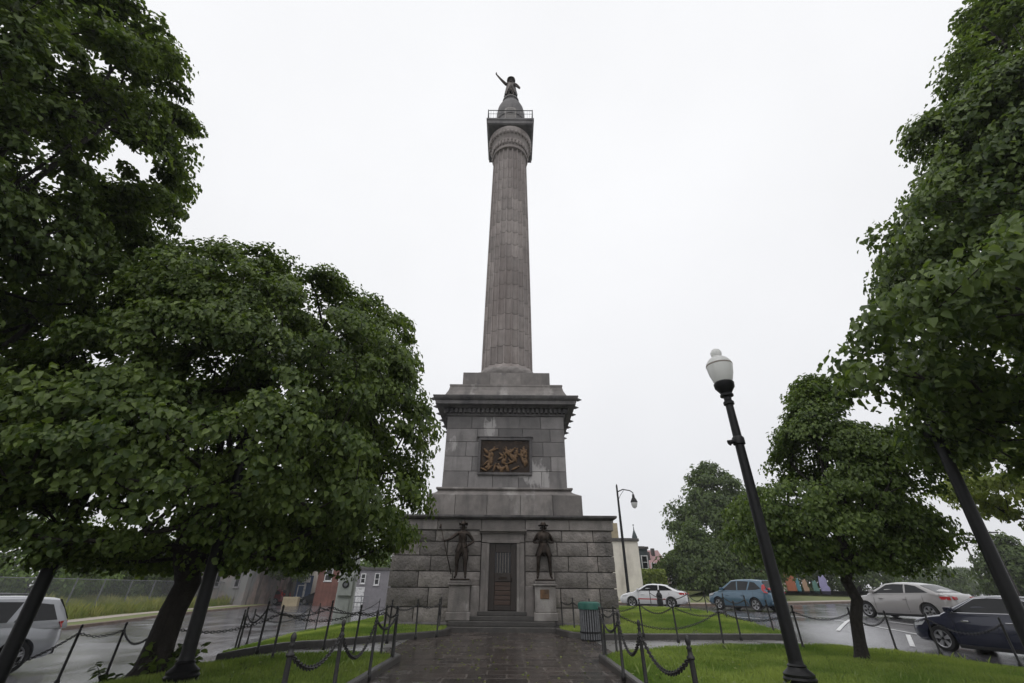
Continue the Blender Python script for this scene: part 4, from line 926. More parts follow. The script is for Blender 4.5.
        if strip: MB().box(-1.0, .9, *sorted((s * (bw - .02), s * (bw + .004))), .5, .56).build('door_stripe', M['red_lens'], t)
    MB().box(-1.0, 1.0, -bw + .06, bw - .06, S['st'][4][1] - .05, S['st'][4][1] + .06, .02).build('underbody', M['black_trim'], t)
    MB().box(xr - .03, xr + .3, -.68, .68, .36, .5, .04).build('bumper', pm if not roof_rack else M['black_trim'], t)
    MB().box(xr - .04, xr + .01, -.17, .17, .62, .74, .008).build('licence_plate', M['plate'], t)
    MB().box(xf - .1, xf + .01, -.4, .4, .42, .56, .02).build('grille', M['black_trim'], t)
    if roof_rack:
        rk = MB()
        for s in (-1, 1): rk.tube([(-1.7, s * .6, zr + .0), (-1.5, s * .6, zr + .07), (.1, s * .6, zr + .07), (.3, s * .6, zr - .01)], .02, 6)
        rk.build('roof_rail', M['slat'], t, smooth=True)
    for s in (-1, 1):
        for q in (-1, 1):
            wh = MB(); n = 28; pr_ = [(wr * .68, -.1), (wr * .93, -.1), (wr, -.06), (wr, .06), (wr * .93, .1), (wr * .68, .1)]; v = []; f = []
            cy = s * (bw - .125)
            for r_, dy in pr_:
                for i in range(n): a_ = 2 * math.pi * i / n; v.append((q * wb + r_ * math.cos(a_), cy + dy, wr + r_ * math.sin(a_)))
            for k in range(6):
                for i in range(n): j = (i + 1) % n; f.append((k * n + i, k * n + j, ((k + 1) % 6) * n + j, ((k + 1) % 6) * n + i))
            wo = wh.add(v, f).build('wheel', M['tyre'], t, smooth=40)
            rm = MB(); rm.prism([(q * wb + wr * .67 * math.cos(2 * math.pi * i / n), wr + wr * .67 * math.sin(2 * math.pi * i / n)) for i in range(n)], 'y', cy + s * .02, cy - s * .06); rm.build('hub_well', M['black_trim'], wo)
            rm = MB()
            for i in range(5):
                a_ = 2 * math.pi * i / 5 + .3
                for da in (-.17, .17):
                    e = [(q * wb + r_ * math.cos(a_ + da * k2) + o_ * math.sin(a_), wr + r_ * math.sin(a_ + da * k2) - o_ * math.cos(a_)) for r_, k2, o_ in ((.04, 0, .025), (.04, 0, -.025), (wr * .66, 1, -.022), (wr * .66, 1, .022))]
                    rm.prism(e, 'y', cy + s * .03, cy + s * .075)
            v = []; f = []
            for r_, dy in ((wr * .62, .03), (wr * .62, .085), (wr * .69, .095), (wr * .69, .03)):
                for i in range(n): a_ = 2 * math.pi * i / n; v.append((q * wb + r_ * math.cos(a_), cy + s * dy, wr + r_ * math.sin(a_)))
            for k in range(3):
                for i in range(n): j = (i + 1) % n; f.append((k * n + i, k * n + j, (k + 1) * n + j, (k + 1) * n + i))
            rm.add(v, f); rm.build('rim', M['rim'], wo)
    return t
car('sedan', 'white sedan with a thin red door stripe, farthest car, right beside the monument', 'car', SEDAN, 10.45, 36.2, -62, 'white', strip=True)
car('crossover_car', 'steel blue crossover car on the right street behind the chain posts', 'car', SUV, 14.75, 31.2, -27, 'blue')
car('sedan', 'silver beige sedan half hidden under the young linden', 'car', SEDAN, 18.75, 23.5, -17, 'silver')
car('sedan', 'dark navy sedan with chrome window trim at the right edge', 'car', SEDAN, 14.45, 14.7, -16, 'navy', chrome=True)
car('suv', 'pale silver estate SUV with dark windows at the left edge', 'car', BIGSUV, -14.75, 13.1, -160, 'pale', roof_rack=True)
p = gnd(277, 604); car('pickup_car', 'maroon car parked before the row houses far left', 'car', SUV, p.x - .5, p.y - 1, -80, 'maroon')
p = gnd(332, 603.5); car('sedan', 'small charcoal sedan parked before the red brick building', 'car', SEDAN, p.x - .5, p.y - 4, -85, 'charcoal')
# ---------------------------------------------------------------- buildings
def building(name, label, x, y, rz, wd, dp, h, wall, wins=(), door=None, roof='flat', trim=None, z=None, group=None, cat='house', pane=None, extra=None):
    """box house; x, y is the left end of its street face; wins (x, z, w, h) on that face"""
    z = g(x, y) if z is None else z; t = thing(name, label, cat, (x, y, z), rz, group); trim = trim or M['white_line']
    MB().box(0, wd, 0, dp, -.6, h).build('wall', wall, t)
    if roof == 'flat': MB().box(-.12, wd + .12, -.16, dp + .12, h - .12, h + .14, .03).box(.2, wd - .2, .2, dp - .2, h + .1, h + .2).build('roof', M['kerb'], t)
    elif roof == 'shed': MB().prism([(-.15, h - .05), (dp + .2, h + .5), (dp + .2, h + .62), (-.15, h + .08)], 'x', -.12, wd + .12).build('roof', M['dark_roof'], t)
    elif roof == 'gable': MB().prism([(-.3, h - .15), (dp / 2, h + dp * .3), (dp + .3, h - .15), (dp + .3, h), (dp / 2, h + dp * .3 + .18), (-.3, h)], 'x', -.15, wd + .15).build('roof', M['dark_roof'], t); MB().prism([(0, h - .02), (dp, h - .02), (dp / 2, h + dp * .29)], 'x', .01, wd - .01).build('gable_wall', wall, t)
    for wx, wz, ww, wh in wins:
        fr = MB()
        for a, b, c, d in ((wx - .1, wx, wz - .1, wz + wh + .1), (wx + ww, wx + ww + .1, wz - .1, wz + wh + .1), (wx, wx + ww, wz + wh, wz + wh + .1), (wx, wx + ww, wz - .1, wz), (wx, wx + ww, wz + wh / 2 - .03, wz + wh / 2 + .03)): fr.box(a, b, -.07, .02, c, d)
        fo = fr.build('window', trim, t); MB().box(wx, wx + ww, -.012, .02, wz, wz + wh).build('pane', pane or M['glass_dark'], fo)
        MB().box(wx - .16, wx + ww + .16, -.13, .02, wz - .18, wz - .1).build('sill', trim, fo)
    if door:
        dx, dw, dh, dm = door; do = MB().box(dx, dx + dw, -.05, .02, 0, dh, .02).build('door', dm, t)
        MB().ball((dx + dw * .85, -.08, dh * .48), .05).build('handle', M['chrome'], do)
        MB().box(dx - .12, dx, -.08, .02, 0, dh + .12).box(dx + dw, dx + dw + .12, -.08, .02, 0, dh + .12).box(dx, dx + dw, -.08, .02, dh, dh + .12).build('door_frame', trim, t)
    return t
M['dark_roof'] = mat('dark_roof', (.06, .055, .055), .8, .3, 3)
M['stucco_white'] = stain(mat('stucco_white', (.7, .66, .58), .85, .08, 2), (.42, .38, .33), .7, .52, .75, (1, 1, .25))
M['stucco_grey'] = mat('stucco_grey', (.21, .2, .215), .85, .15, 2); M['stucco_tan'] = mat('stucco_tan', (.36, .3, .2), .85, .15, 2)
M['old_brick'] = stain(stain(mat('old_brick', (.27, .21, .19), .9, .3, 1.4, bump=.4), (.2, .2, .2), .25, .45, .6, (1, 1, .6)), (.1, .09, .085), .9, .52, .62, (1, 1, .2)); M['blue_paint'] = mat('blue_paint', (.06, .1, .19), .6, .2, 3)
M['pink_roof'] = mat('pink_roof', (.33, .2, .2), .8, .2, 3); M['dark_slate'] = mat('dark_slate', (.05, .065, .07), .7, .3, 4)
M['window_blue'] = mat('window_blue', (.12, .18, .25), .15)
def X(u, y, v=600): return at(u, v, y).x
def Z(u, v, y): return at(u, v, y).z
y = 62.; x0 = X(306, y); zb_ = g(x0, y)
bw_ = X(345, y) - x0
building('brick_house', 'red brick building with white framed window behind the utility pillar', x0 + .9, y, 0, bw_, 14, Z(325, 567, y) - zb_, M['brick'], [(bw_ * .58, 2.75, .75, 1.2), (bw_ * .2, 2.75, .75, 1.2)], z=zb_)
y = 60.; x0 = X(343.5, y); w_ = X(384, y) - x0; zb_ = g(x0, y)
building('grey_house', 'plain grey rendered house with small white windows and a white door', x0, y, .12, w_, 10, Z(374, 569, y) - zb_, M['stucco_grey'], [(.5, 2.5, .4, .9), (1.7, 2.5, .4, .9), (w_ - 1.5, 2.35, .42, 1.1)], (w_ - 3.6, .9, 1.9, M['white_line']), z=zb_)
y = 66.; x0 = X(293, y); zb_ = g(x0, y); w_ = X(309, y) - x0
b_ = building('corner_shop', 'narrow shop with dark blue ground floor left of the red brick building', x0, y, 0, w_, 12, 6.4, M['stucco_white'], [(.5, 4.2, .7, 1.3), (1.9, 4.2, .7, 1.3)], (.4, .85, 2.1, M['glass_dark']), z=zb_, cat='shop')
MB().box(-.02, w_ + .02, -.06, -.002, 0, 3.3).build('shopfront', M['blue_paint'], b_); MB().box(w_ * .35, w_ * .85, -.16, -.06, 2.5, 3.1, .02).build('sign_board', M['white_line'], b_); MB().box(w_ * .52, w_ * .64, -.12, -.06, .1, 2.4).build('white_post', M['white_line'], b_)
y = 72.; x0 = X(279, y); zb_ = g(x0, y)
building('tan_house', 'tan rendered house squeezed between the white row house and the blue shop', x0, y, 0, X(294, y) - x0 - .1, 12, 6.2, M['stucco_tan'], [(.9, 4.0, .8, 1.4)], z=zb_)
y = 70.; x0 = X(260, y); zb_ = g(x0, y); w_ = X(281, y) - x0
building('row_house', 'white row house with tall blue windows behind the maroon car', x0, y, 0, w_ - .1, 12, 6.5, M['stucco_white'], [(.7, 3.6, .8, 1.7), (2.3, 3.6, .8, 1.7), (.7, .9, .8, 1.7), (2.3, .9, .8, 1.7)], trim=M['window_blue'], z=zb_)
y = 58.; x0 = X(180, y); w_ = X(244, y) - x0; zb_ = g(x0, y)
building('old_factory', 'long weathered brick building with narrow dark windows behind the chain link fence', x0, y, -.05, w_, 12, 7.2, M['old_brick'], [(1.2 + k * 2.4, 1.7, .45, 2.9) for k in range(int(w_ / 2.4))], z=zb_ + .3, cat='building', trim=M['stucco_grey'])
y = 75.; x0 = X(98, y); building('far_house', 'low dull pink house far behind the field on the left', x0, y, 0, X(135, y) - x0, 10, 4.6, M['pink_roof'], [(1, 1.2, 1, 1.4), (4, 1.2, 1, 1.4)], roof='gable', z=g(x0, y) + .4)
# right side
y = 47.; x0 = X(600, y); w_ = X(645, y) - x0; zb_ = g(x0 + w_, y)
hW = Z(628, 540, y) - zb_
b_ = building('white_house', 'blank off white gable wall of a house just right of the monument', x0, y, 0, w_, 9, hW, M['stucco_white'], (), z=zb_)
cx0, cx1 = X(611, 48, 540) - x0, X(619, 48, 540) - x0; hc = Z(615, 523, 48) - zb_
MB().box(cx0, cx1, 1, 2.2, hW + .1, hc, .03).build('chimney', M['stucco_tan'], b_); MB().lathe([(.12, 0), (.16, .35), (.05, .42)], 10, ((cx0 + cx1) / 2, 1.6, hc)).build('chimney_pot', M['kerb'], b_)
MB().lathe([(.32, 0), (.28, .45), (.06, 1.1), (.02, 1.5)], 8, (X(635, 50, 540) - x0, 3, hW + .15)).ball((X(635, 50, 540) - x0, 3, hW + 1.75), .08).build('finial', M['dark_slate'], b_)
y = 54.; x0 = X(644, y); zb_ = g(x0, y); w_ = X(654, y) - x0
b_ = building('slate_house', 'narrow dark slate fronted house with a bay window beside the white wall', x0, y, 0, w_, 9, Z(650, 548, y) - zb_, M['dark_slate'], [(.35, 3.1, .55, 1.2)], z=zb_)
y = 70.; x0 = X(651, y); zb_ = g(x0, y); w_ = X(674, y) - x0
b_ = building('row_house', 'far pinkish row house roofs with chimneys beyond the hedge', x0, y, 0, w_, 9, Z(660, 570, y) - zb_, M['old_brick'], [(.8, 3, .8, 1.3)], roof='gable', z=zb_, trim=M['white_line'])
for c_ in list(b_.children):
    if c_.name.startswith('roof'): c_.data.materials[0] = M['pink_roof']
MB().box(.8, 1.3, 2, 2.6, Z(660, 570, y) - zb_, Z(660, 551, y) - zb_).build('chimney', M['kerb'], b_); MB().box(1.9, 2.4, 3, 3.5, Z(660, 570, y) - zb_, Z(660, 549, y) - zb_ + .3).build('chimney', M['kerb'], b_)

# signs and coloured playground boards beyond the blue car
def bank(x, y): return max(g(x, y) + .17, .3)
def standing(name, label, cat, u0, u1, v0, v1, y, m, th=.12, legs=True, shape=None):
    a, b = at(u0, v1, y), at(u1, v1, y); top = Z((u0 + u1) / 2, v0, y); bot = bank_z((a.x + b.x) / 2, y) - .05; t = thing(name, label, cat, ((a.x + b.x) / 2, y, bot)); w_ = (b.x - a.x) / 2; h = top - bot
    if shape: MB().prism([(px * w_, pz * h) for px, pz in shape], 'y', -th / 2, th / 2).build('panel', m, t)
    else: MB().box(-w_, w_, -th / 2, th / 2, 0, h, .02).build('panel', m, t)
    if legs:
        for s in (-1, 1): MB().tube([(s * w_ * .8, 0, -.5), (s * w_ * .8, 0, h * .5)], .05, 6, ).build('leg', M['slat'], t)
    return t
M['sign_blue'] = mat('sign_blue', (.2, .24, .33), .5, .1, 2)
for k, c in dict(orange=(.4, .13, .06), teal=(.08, .25, .3), peach=(.42, .28, .18), purple=(.31, .29, .48), green=(.1, .22, .18), pinkred=(.42, .06, .1)).items(): M['p_' + k] = mat('p_' + k, c, .6, .12, 3)
standing('sign', 'blue grey notice board standing on the bank behind the blue car roof', 'sign', 738, 746, 572, 588, 52, M['sign_blue'])
standing('banner', 'tall pink red feather banner behind the blue car', 'banner', 763, 768, 566, 588, 52, M['p_pinkred'], legs=False, shape=[(-.6, -1.2), (-.3, -1.2), (.7, .5), (.6, 1), (-.3, .95), (-1, .2)])
blob = [(-.8, 0), (.8, 0), (1, .35), (.6, .5), (.75, .75), (.3, 1), (-.2, .85), (-.6, .95), (-.9, .5)]
tag(standing('play_board', '', 'board', 788, 797, 571, 590.2, 62, M['p_orange']), 'orange square board on the bank right of the lamp post')
standing('low_wall', 'low pale painted wall on the bank behind the right lamp post', 'wall', 783, 800, 583, 591.5, 62.5, M['stucco_white'], .4, False)
for u0, u1, v0, c, lb in ((798, 802, 578, 'teal', 'teal cut-out figure board first from the low wall'), (804, 810, 579, 'peach', 'peach coloured cut-out figure board between the teal and green ones'), (814, 820, 580, 'green', 'green cut-out figure board left of the purple one'), (821, 831, 575, 'purple', 'big pale purple cut-out board shaped like a hill')):
    standing('cutout_board', lb, 'board', u0, u1, v0, 591.5, 62, M['p_' + c], .1, False, blob)

# chain link fence on the left field
fl = off(KL, 4.6); fe = thing('chain_link_fence', 'chain link fence with leaning grey posts along the field left of the road', 'fence', (fl[0][0], fl[0][1], 0))
pts = dense(fl, 3.1); ft = []
for i, (x_, y_) in enumerate(pts):
    z = g(x_, y_); MB().tube([(x_ - fl[0][0], y_ - fl[0][1], z), (x_ - fl[0][0] + .04, y_ - fl[0][1], z + 2.5)], .045, 6).build('post', M['slat'], fe); ft.append((x_ - fl[0][0], y_ - fl[0][1], z))
mb = MB()
for (a, b) in zip(ft, ft[1:]): mb.tube([(a[0], a[1], a[2] + 2.42), (b[0], b[1], b[2] + 2.42)], .025, 5)
mb.build('top_rail', M['slat'], fe)
for (a, b) in zip(ft, ft[1:]):
    d = math.atan2(b[1] - a[1], b[0] - a[0]); ln = math.dist(a[:2], b[:2])
    o = MB().add([(0, 0, .1), (ln, 0, .1 + b[2] - a[2]), (ln, 0, 2.4 + b[2] - a[2]), (0, 0, 2.4)], [(0, 1, 2, 3)]).build('wire_mesh', M['chain_link'], fe, loc=a); o.rotation_euler = (0, 0, d)
# pipe rail and block in front of the grey house
p = gnd(352, 601); q = gnd(369, 600.5); rl = thing('pipe_railing', 'low pipe railing in front of the grey house', 'railing', (p.x, 58, g(p.x, 58)))
wx_ = X(368, 58) - X(348, 58); x0 = X(348, 58); rl.location.x = x0
for zz in (.5, 1.1): MB().tube([(0, 0, zz), (wx_, 0, zz)], .05, 6).build('rail', M['slat'], rl)
for k in range(4): MB().tube([(wx_ * k / 3, 0, -.3), (wx_ * k / 3, 0, 1.12)], .05, 6).build('post', M['slat'], rl)
p = gnd(290, 606); tag(MB().box(-.9, .9, -.35, .35, -.1, .95, .06).box(-.7, .7, -.4, .4, -.1, .2, .03).build('concrete_block', M['stucco_tan'], loc=p), 'tan concrete block at the roadside below the row houses', 'block')

# utility poles and wires far right
def util(name, label, u, v, y, h, arm):
    x_ = X(u, y, v); z = g(x_, y); t = thing(name, label, 'utility pole', (x_, y, z))
    MB().lathe([(.17, -.2), (.11, h)], 10).build('pole', M['bark'], t); MB().box(-1.2, 1.2, -.06, .06, h - .8, h - .68).build('crossarm', M['bark'], t)
    MB().tube([(0, 0, h * .8), (-arm * .6, 0, h * .83), (-arm, 0, h * .82)], .05, 6).build('lamp_arm', M['slat'], t); MB().lathe([(.05, 0), (.16, -.1), (.18, -.18), (.05, -.22)], 10, (-arm - .1, 0, h * .82 + .06)).build('lamp_head', M['slat'], t); return t
u1 = util('utility_pole', 'wooden utility pole with a long street light arm at the far right', 1016, 590, 50, Z(1016, 526, 50) - .2, 3.4)
u2 = util('utility_pole', 'thin far utility pole seen behind the right lamp post, fading in the rain', 988, 592, 85, 9.5, 2.)
for k, zz in enumerate((.75, .45, 1.6)):
    a = u1.location + Vector((-.9 + k * .9, 0, Z(1016, 526, 50) - .2 - zz)); b = u2.location + Vector((-.9 + k * .9, 0, 9.5 - zz)); mb = MB()
    mb.tube([a.lerp(b, i / 12) - Vector((0, 0, 1.2 * 4 * (i / 12) * (1 - i / 12))) for i in range(13)], .018, 4)
    tag(mb.build('overhead_wire', M['iron']), 'overhead wire between the far right utility poles, %s of three' % ['left', 'middle', 'right'][k], 'wire', 'overhead wires')
# ---------------------------------------------------------------- trees
LEAF = np.array([(0, 0, 0), (.36, .22, .06), (.34, .62, .03), (0, 1, -.12), (-.34, .62, .03), (-.36, .22, .06)])
def tree(name, label, base, rz_prof, leaf, bark_r, mats, ncl=500, nlf=100, lsize=.13, fork=1.9, trunk_top=.72, lean=(0, 0), csz=.45, seed=1, group=None, inner=.25, gap=-.12, limbs=5, flat=.5, sx=1., sy=1., view=None, wob=.2, droop=.35, cat='tree', tw=1., extra=()):
    """rz_prof: [(z, radius)] of the crown; leaf clumps hang on a branch skeleton grown from the trunk"""
    r = np.random.default_rng(seed); bx, by, bz = base; zs = np.array([p[0] for p in rz_prof]); rs = np.array([p[1] for p in rz_prof]); top = zs[-1]
    t = thing(name, label, cat, base, 0, group); axis = lambda z: np.array([lean[0] * z / top, lean[1] * z / top])
    # clump centres
    P = []; guard = 0
    while len(P) < ncl and guard < ncl * 60:
        guard += 1; z = zs[0] + (zs[-1] - zs[0]) * r.random(); Rz = np.interp(z, zs, rs)
        if r.random() > Rz / rs.max() + .06: continue
        a = r.random() * 2 * math.pi; k = (1 - inner * 1.8 * r.random() ** 1.6) if r.random() > inner else .25 + .5 * r.random()
        w_ = 1 + wob * 2 * noise.noise((math.cos(a) * 1.3 + seed, math.sin(a) * 1.3, z * .45)); ax = axis(z)
        p = np.array([ax[0] + sx * Rz * k * w_ * math.cos(a), ax[1] + sy * Rz * k * w_ * math.sin(a), z])
        if noise.noise((p[0] * .75 + seed * 3, p[1] * .75, p[2] * .8)) < gap: continue
        if view is not None and not view(p[0] + bx, p[1] + by, p[2] + bz): continue
        P.append(p)
    P = np.array(P + [np.array(e) - np.array(base) for e in extra])
    # skeleton: trunk, limbs, then every clump joins the nearest wood below it
    nodes = []; par = []
    def addn(p, q): nodes.append(np.array(p, float)); par.append(q); return len(nodes) - 1
    last = -1; zt = top * trunk_top; nst = 14; wv = r.normal(size=(nst + 1, 2)) * bark_r * .35; tid = []
    for i in range(nst + 1):
        z = zt * i / nst; ax = axis(z); w2 = wv[i] * (z > fork * .7) * (1 + z / top); last = addn((ax[0] + w2[0], ax[1] + w2[1], z), last); tid.append(last)
    for k in range(limbs):
        a = 2 * math.pi * (k + r.random() * .5) / limbs; zf = fork + (top * .35) * r.random() * .6; i0 = tid[min(nst, max(1, int(zf / zt * nst)))]; q = i0; p0 = nodes[i0]
        ze = np.clip(zf + top * (.28 + .2 * r.random()), 0, top * .9); Re = np.interp(ze, zs, rs) * .55
        for s in (.25, .5, .75, 1.): q = addn(p0 + np.array([math.cos(a) * Re * s, math.sin(a) * Re * s, (ze - p0[2]) * s ** .85]) + r.normal(size=3) * .06, q)
    tips = []
    for p in P[np.argsort(np.hypot(P[:, 0], P[:, 1]) + .3 * np.abs(P[:, 2] - top * .45))]:
        A = np.array(nodes); d = np.linalg.norm(A - p, axis=1) + .9 * np.maximum(0, A[:, 2] - p[2] + .15) + .4 * (A[:, 2] < fork * .8); i = int(d.argmin()); o = nodes[i]; L_ = np.linalg.norm(p - o); q = i
        k = max(1, int(L_ / .7))
        for s in range(1, k + 1): u = s / k; q = addn(o + (p - o) * u + np.array([0, 0, .18 * L_ * u * (1 - u)]) + (r.normal(size=3) * .04 if s < k else 0), q)
        tips.append(q)
    cnt = np.zeros(len(nodes)); cnt[tips] = 1
    for i in range(len(nodes) - 1, 0, -1): cnt[par[i]] += cnt[i]
    rad_ = .007 * tw * (np.maximum(cnt, 1)) ** .46; rad_ = rad_ * np.interp(cnt / len(tips), [0, .15, 1], [1, 1, bark_r / max(rad_[0], 1e-6)]) if False else rad_
    sc_ = bark_r * .9 / rad_[1]; rad_ = np.where(cnt > 6, rad_ * np.clip(1 + (sc_ - 1) * np.log(cnt / 6 + 1) / np.log(len(tips) / 6 + 1), .3, 4), rad_)
    V = []; Q = []; K = 6
    for i in range(1, len(nodes)):
        a, b = nodes[par[i]], nodes[i]; d = b - a; L_ = np.linalg.norm(d)
        if L_ < 1e-4 or i in tid: continue
        d = d / L_; u = np.cross(d, (0.3, .9, .1)); u /= np.linalg.norm(u); w_ = np.cross(d, u); k0 = len(V) * K
        for c, r_ in ((a, min(rad_[par[i]], rad_[i] * 1.35)), (b, rad_[i] * .96)): V.append([c + (u * math.cos(2 * math.pi * m_ / K) + w_ * math.sin(2 * math.pi * m_ / K)) * r_ for m_ in range(K)])
        for m_ in range(K): Q.append((k0 + m_, k0 + (m_ + 1) % K, k0 + K + (m_ + 1) % K, k0 + K + m_))
    V = np.array(V).reshape(-1, 3)
    tk = MB(); TP = [nodes[i] for i in tid]; fl_ = [max(bark_r * (1 - .5 * p[2] / zt), rad_[i]) if p[2] < fork * 1.3 else rad_[i] for p, i in zip(TP, tid)]
    for i in range(1, len(fl_)): fl_[i] = min(fl_[i], fl_[i - 1])
    pts = [TP[0] - np.array([0, 0, .15])] + [TP[0] + (TP[1] - TP[0]) * s for s in (0, .25, .6)] + TP[1:]; rr_ = [bark_r * 1.75, bark_r * 1.5, bark_r * 1.15, bark_r * 1.02] + fl_[1:]
    tk.tube(pts, rr_, 16); to = tk.build('trunk', M['bark'], t, smooth=True)
    me = to.data
    for q in me.vertices:
        c = q.co; f = 1 + .12 * noise.noise((c.x * 6, c.y * 6, c.z * 1.5)); ax = axis(max(0, c.z)); c.x = ax[0] + (c.x - ax[0]) * f; c.y = ax[1] + (c.y - ax[1]) * f
    fast_mesh('branches', V, np.array(Q), np.full(len(Q), .5), M['bark'], t)
    # leaves
    n = len(P); cen = np.repeat(P, nlf, 0); N_ = len(cen); ax = np.c_[lean[0] * cen[:, 2] / top, lean[1] * cen[:, 2] / top, np.full(N_, zs[0] + .42 * (top - zs[0]))]
    outw = cen - ax; outw /= np.linalg.norm(outw, axis=1, keepdims=True) + 1e-6
    d = r.normal(size=(N_, 3)); d /= np.linalg.norm(d, axis=1, keepdims=True); rad3 = r.random((N_, 1)) ** .45; size = np.repeat(csz * (.65 + .7 * r.random(n)), nlf)[:, None]
    loc = d * rad3 * size * np.array([1, 1, flat]); hor = outw.copy(); hor[:, 2] = 0
    loc[:, 2] -= droop * (loc * hor).sum(1); pos = cen + loc
    nrm = d * .5 * np.array([1, 1, .6]) + outw * .55 + np.array([0, 0, .65]) + r.normal(size=(N_, 3)) * .33; nrm /= np.linalg.norm(nrm, axis=1, keepdims=True)
    tip = hor * .7 + d * np.array([1, 1, .2]) * .6 + np.array([0, 0, -.55]) + r.normal(size=(N_, 3)) * .45; tip -= nrm * (tip * nrm).sum(1, keepdims=True); tip /= np.linalg.norm(tip, axis=1, keepdims=True) + 1e-6
    sid = np.cross(tip, nrm); ls = lsize * (.45 + .95 * r.random((N_, 1))); curl = (.5 + 1.6 * r.random((N_, 1)))
    v = np.zeros((N_, 6, 3))
    for k in range(6): a, b, c = LEAF[k]; v[:, k] = pos + ls * (sid * a + tip * (b - .3) + nrm * c * curl * 2)
    i6 = np.arange(N_)[:, None] * 6; quads = np.concatenate([i6 + np.array([0, 1, 2, 3]), i6 + np.array([0, 3, 4, 5])])
    cv = np.repeat(r.random(n), nlf); tone = np.clip(.42 + .3 * (cv - .5) + .42 * r.normal(size=N_) * .5 + .22 * (r.random(N_) > .93), 0, 1)
    fast_mesh('crown', v.reshape(-1, 3), quads, np.concatenate([tone, tone]), leaf, t); return t
def ell(z0, z1, r_, p=1., lo=.55, n=9):
    """egg profile"""
    return [(z0 + (z1 - z0) * i / n, max(.05, r_ * (math.sin(math.pi * (lo * .5 + (1 - lo * .5) * (i / n) ** p)) ** .75))) for i in range(n)] + [(z1, .1)]
tree('maple_tree', 'broad dark green maple tree on the left lawn with a thick flared trunk', (-6.42, 9.6, .02), [(1.75, 3.3), (2.3, 4.55), (3.0, 5.15), (4.2, 4.6), (5.3, 4.2), (6.4, 3.55), (7.3, 2.8), (8.2, 1.95), (9.0, 1.0), (9.4, .3)], M['leaf_maple'], .24, None, 1500, 130, .088, 1.9, .72, (.2, 0), .37, 11, inner=.22, gap=-.08, limbs=8, flat=.58, droop=.5, wob=.24, sy=.9, extra=[(-6.2, 8.7, 5.5), (-5.9, 8.6, 6.1), (-5.5, 8.6, 5.7), (-5.8, 8.7, 5.2), (-5.4, 8.8, 6.4), (-6.3, 8.8, 6.5)])
tree('maple_tree', 'tall near maple tree filling the upper left corner, its trunk out of view', (-10.9, 5.6, -.1), [(1.7, 2.2), (2.8, 3.2), (4.5, 3.6), (6.5, 3.5), (8.5, 3.3), (10.5, 3.0), (12.5, 2.4), (14, 1.2)], M['leaf_near'], .26, None, 1200, 120, .112, 2.6, .75, (.3, 0), .39, 12, inner=.2, gap=-.08, extra=[(-6.9, 6.9, 5.2), (-7.2, 6.8, 5.5), (-6.6, 6.8, 5.0), (-7.4, 6.9, 5.1), (-6.9, 6.6, 5.6), (-7.6, 6.8, 5.5)], droop=.5, limbs=7, flat=.6, wob=.16)
def in_reach(x, y, z):   # leave out what stays far outside the frame
    q = ROT.transposed() @ Vector((x, y, z - EYE)); return q.z > -.5 or 512 + F * q.x / -q.z < 1260
tree('linden_tree', 'near linden tree hanging into the upper right corner, its trunk out of view', (12.2, 6.2, .05), [(3.3, 3.6), (3.8, 6.0), (4.5, 7.0), (5.5, 6.4), (6.8, 5.6), (8.75, 5.0), (11.6, 4.2), (14, 2.4), (17.5, .8)], M['leaf_linden'], .24, None, 1500, 85, .125, 2.8, .78, (3, 0), .42, 13, inner=.2, gap=-.05, limbs=8, flat=.8, wob=.2, sy=.5, droop=.5, view=in_reach, extra=[(8.8, 7.4, 5.0), (9.1, 7.3, 5.4), (8.7, 7.3, 5.6), (9.2, 7.2, 5.9), (8.9, 7.5, 6.0), (8.5, 7.4, 5.2), (9.4, 7.4, 5.1), (7.95, 7.4, 5.1), (8.1, 7.3, 5.45), (7.7, 7.3, 5.4), (8.2, 7.0, 5.0), (7.6, 7.0, 5.0), (7.9, 6.9, 5.3)])
p = gnd(864, 664)
tree('linden_tree', 'young round linden tree with a slim trunk on the right lawn', (p.x, p.y, p.z + .04), [(1.8, 1.7), (2.2, 2.25), (2.8, 2.35), (3.8, 2.05), (4.9, 1.6), (5.7, 1.2), (6.4, .75), (6.9, .25)], M['leaf_young'], .135, None, 600, 110, .082, 1.6, .8, (1.3, 0), .32, 14, sy=.85, inner=.22, gap=-.2, limbs=6, flat=.6, wob=.26)
# background trees
def far_tree(name, label, u, y, zt_, r_, leaf, seed, z0=.8, ncl=170, nlf=70, ls=.3, group='trees behind the right bank', gap=-.3, csz=1.0, **k):
    x_ = X(u, y); return tree(name, label, (x_, y, g(x_, y)), ell(z0, zt_, r_), leaf, .25, None, ncl, nlf, ls, max(1, z0 + .5), .75, (0, 0), csz, seed, group, gap=gap, limbs=5, flat=.7, tw=1.6, **k)
far_tree('tree', 'tall loose grey green tree standing behind the blue car', 736, 56, Z(715, 466, 56), 6.0, M['leaf_far'], 31, 2.5, 330, 80, .3, gap=-.12)
far_tree('tree', 'rounded bushy tree below and left of the tall grey green tree', 704, 50, Z(715, 528, 50), 3.4, M['leaf_far'], 32, .3, 220, 80, .26)
far_tree('tree', 'rounded bushy tree hugging the foot of the tall grey green tree', 742, 51, Z(740, 532, 51), 3.8, M['leaf_far'], 33, .3, 220, 80, .26)
far_tree('tree', 'dense dark tree behind the young linden trunk on the bank', 800, 73, 10, 5.0, M['leaf_far'], 34, .6)
far_tree('tree', 'dense dark tree behind the right side of the young linden', 862, 72, 8.5, 5.5, M['leaf_far'], 35, .6)
far_tree('tree', 'hazy far tree fading in the rain beyond the silver sedan', 935, 95, 7, 6, M['leaf_far'], 36, .5, group='hazy far trees at the right')
far_tree('tree', 'hazy far tree behind the utility poles, paler than its neighbours', 975, 140, 7, 7, M['leaf_far'], 37, .5, group='hazy far trees at the right')
